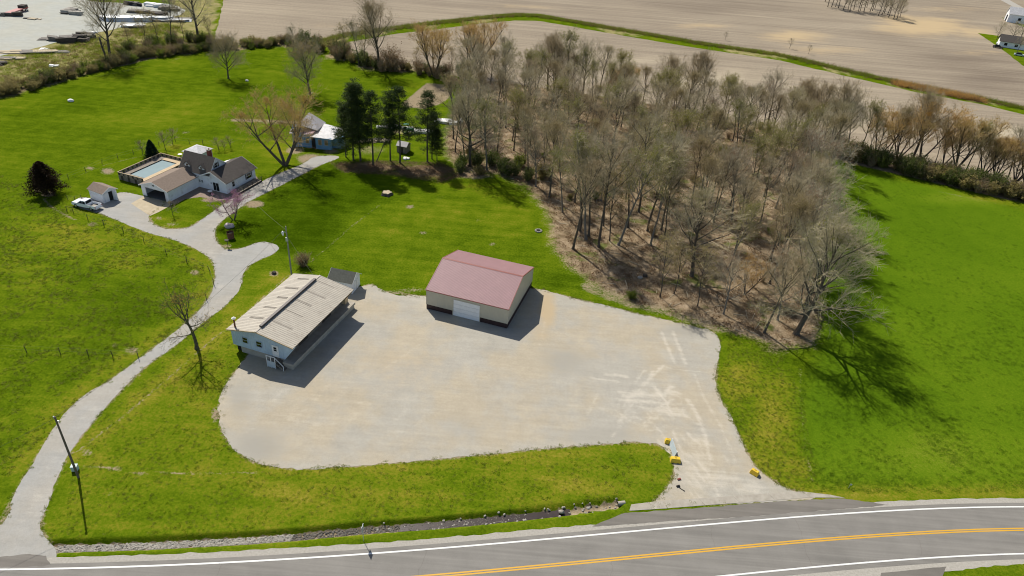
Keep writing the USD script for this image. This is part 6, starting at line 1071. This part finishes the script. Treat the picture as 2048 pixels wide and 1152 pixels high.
scatter('bank_grass', 'rank grass on the long bank between the two bare fields', (lambda L_, g: np.column_stack([np.array([[q.x, q.y] for q in (L_.interpolate(t) for t in g.uniform(0, L_.length, 5200))]) + g.normal(0, 1.15, (5200, 2)), np.zeros(5200)]))(LineString(ats(BANK)), np.random.default_rng(8)), [(tuft(20, 26, 1.4, .5), X['leaf_bright']), (tuft(21, 26, 1.1, .5), X['blade']), (tuft(22, 22, 1.2, .5), X['blade_dry']), (tuft(23, 22, 1.3, .5), X['leaf_brown'])], (.6, 1.3), 9)
scatter('scrub_grass', 'dry olive weeds on the slope between gravel yard and hedgerow', fill([(-60, 190), (100, 158), (330, 106), (420, 92), (430, 70), (330, 48), (235, 64), (110, 96), (0, 124), (-60, 140)], 3500, 10, clump(.1, .45)), [(tuft(30, 20, .8, .5), X['blade_dry']), (tuft(31, 20, .7, .5), X['leaf_brown']), (tuft(32, 20, .7, .5), X['blade'])], (.6, 1.4), 11)
def rim(px, n, w, seed):
    g_ = np.random.default_rng(seed); L_ = LineString(np.vstack([smooth_loop(ats(px), 1.0)] * 1)); P_ = np.array([[q.x, q.y] for q in (L_.interpolate(t) for t in g_.uniform(0, L_.length, n))]) + g_.normal(0, w, (n, 2)); k_ = fbm(np.column_stack([P_ * .6, np.zeros(n)]), 3, 4) > .46; P_ = P_[k_]; ry = road_y(np.clip(P_[:, 0], -62, 78)); P_ = P_[P_[:, 1] > ry + LW + 3.2]; return np.column_stack([P_, np.full(len(P_), .01)])
TW = [(tuft(70 + k, 18, .08, .2), X['blade' if k < 1 else 'blade_dry']) for k in range(3)]
scatter('edge_weeds', 'low weeds and grass creeping over the rims of the gravel', np.vstack([rim(LOT, 2000, .25, 71), rim(DRIVE, 1600, .18, 72)]), TW, (.5, 1.1), 73)
LB_ = LineString(ats([(1790, 168), (1850, 180), (1960, 202)])); gb_ = np.random.default_rng(18); scatter('reed_grass', 'orange brown dead weeds on the right end of the grassy bank', np.column_stack([np.array([[q.x, q.y] for q in (LB_.interpolate(t) for t in gb_.uniform(0, LB_.length, 900))]) + gb_.normal(0, 1.1, (900, 2)), np.zeros(900)]), [(tuft(40, 26, 1.6, .6), X['leaf_brown']), (tuft(41, 26, 1.7, .6), X['bud_orange'])], (.7, 1.3), 19)
# ditch: pale riprap at the driveway end, dark wet stones towards the culvert
def stones(name, label, px, n, w, mat, s0, s1, seed):
    g = np.random.default_rng(seed); L_ = LineString(ats(px)); b = trimesh.creation.icosphere(1, 1.0); V, F = [], []
    for k in range(n):
        q = L_.interpolate(g.uniform(0, L_.length)); o = g.uniform(-1.7, 1.7) * w; s = g.uniform(s0, s1); z = float(ditch_z(abs(o)))
        v = b.vertices * np.array([1, g.uniform(.6, 1), g.uniform(.45, .8)]) * s * (1 + g.normal(0, .12, (len(b.vertices), 1))); a = g.uniform(0, 6.28); v = v @ np.array([[math.cos(a), -math.sin(a), 0], [math.sin(a), math.cos(a), 0], [0, 0, 1]]); V.append(v + [q.x, q.y + o, z + s * .3]); F.append(b.faces + k * len(b.vertices))
    tag(obj(name, (np.vstack(V), np.vstack(F)), X[mat]), label, 'stones', None, 'stuff')
stones('ditch_stones', 'pale broken stone lining the ditch beside the driveway mouth', DITCH[:6], 2200, .26, 'stone', .06, .17, 21)
stones('ditch_stones', 'dark wet stones in the middle of the ditch', DITCH[5:10], 1300, .27, 'stone_dark', .06, .16, 22)
stones('ditch_stones', 'scattered pale stones among the dark ditch bed', DITCH[6:], 90, .5, 'stone', .09, .2, 23)
dL = ats([(800, 1051), (850, 1048), (940, 1040), (1040, 1030), (1140, 1019)]); wv = np.column_stack([np.vstack([dL + [0, -.5], (dL + [0, .5])[::-1]]), np.full(10, -.48)]); m = MB(); [m.quad(wv[k], wv[k + 1], wv[8 - k], wv[9 - k]) for k in range(4)]; struct('ditch_water', m.get(), X['mud'], 'dark wet mud and water in the deepest part of the ditch')
# fallen branches and leaf litter on the woodland floor
g = np.random.default_rng(31); P = fill(WOODS, 420, 32); S_g = []
for p in P: a, L_ = g.uniform(0, 6.28), g.uniform(.8, 3.2); d_ = np.array([math.cos(a), math.sin(a), 0]) * L_; S_g.append((p + [0, 0, .06], p + d_ + [0, 0, g.uniform(.05, .3)], .06, .02))
tag(obj('fallen_branches', mesh_of(S_g, 5), X['twig_pale']), 'fallen pale branches strewn over the woodland floor', 'branches', None, 'stuff')
LFv = [(flakes(np.random.default_rng(40 + k).normal(0, .35, (24, 3)) * [1, 1, .08] + [0, 0, .06], .09, np.random.default_rng(50 + k), .6, .5), X['leaf_brown']) for k in range(2)]
scatter('leaf_litter', 'dry brown leaves covering the woodland floor', fill(WOODS, 6000, 33), LFv, (.8, 1.6), 34)
PL = [(flakes(np.random.default_rng(60).normal(0, .4, (24, 3)) * [1, 1, .06] + [0, 0, .05], .09, np.random.default_rng(61), .3, .6), X['leaf_brown'])]
scatter('pine_litter', 'reddish brown needle litter beneath the pines', fill([(660, 325), (760, 322), (880, 325), (930, 350), (880, 365), (780, 350), (690, 345)], 1400, 35), PL, (.8, 1.5), 36)
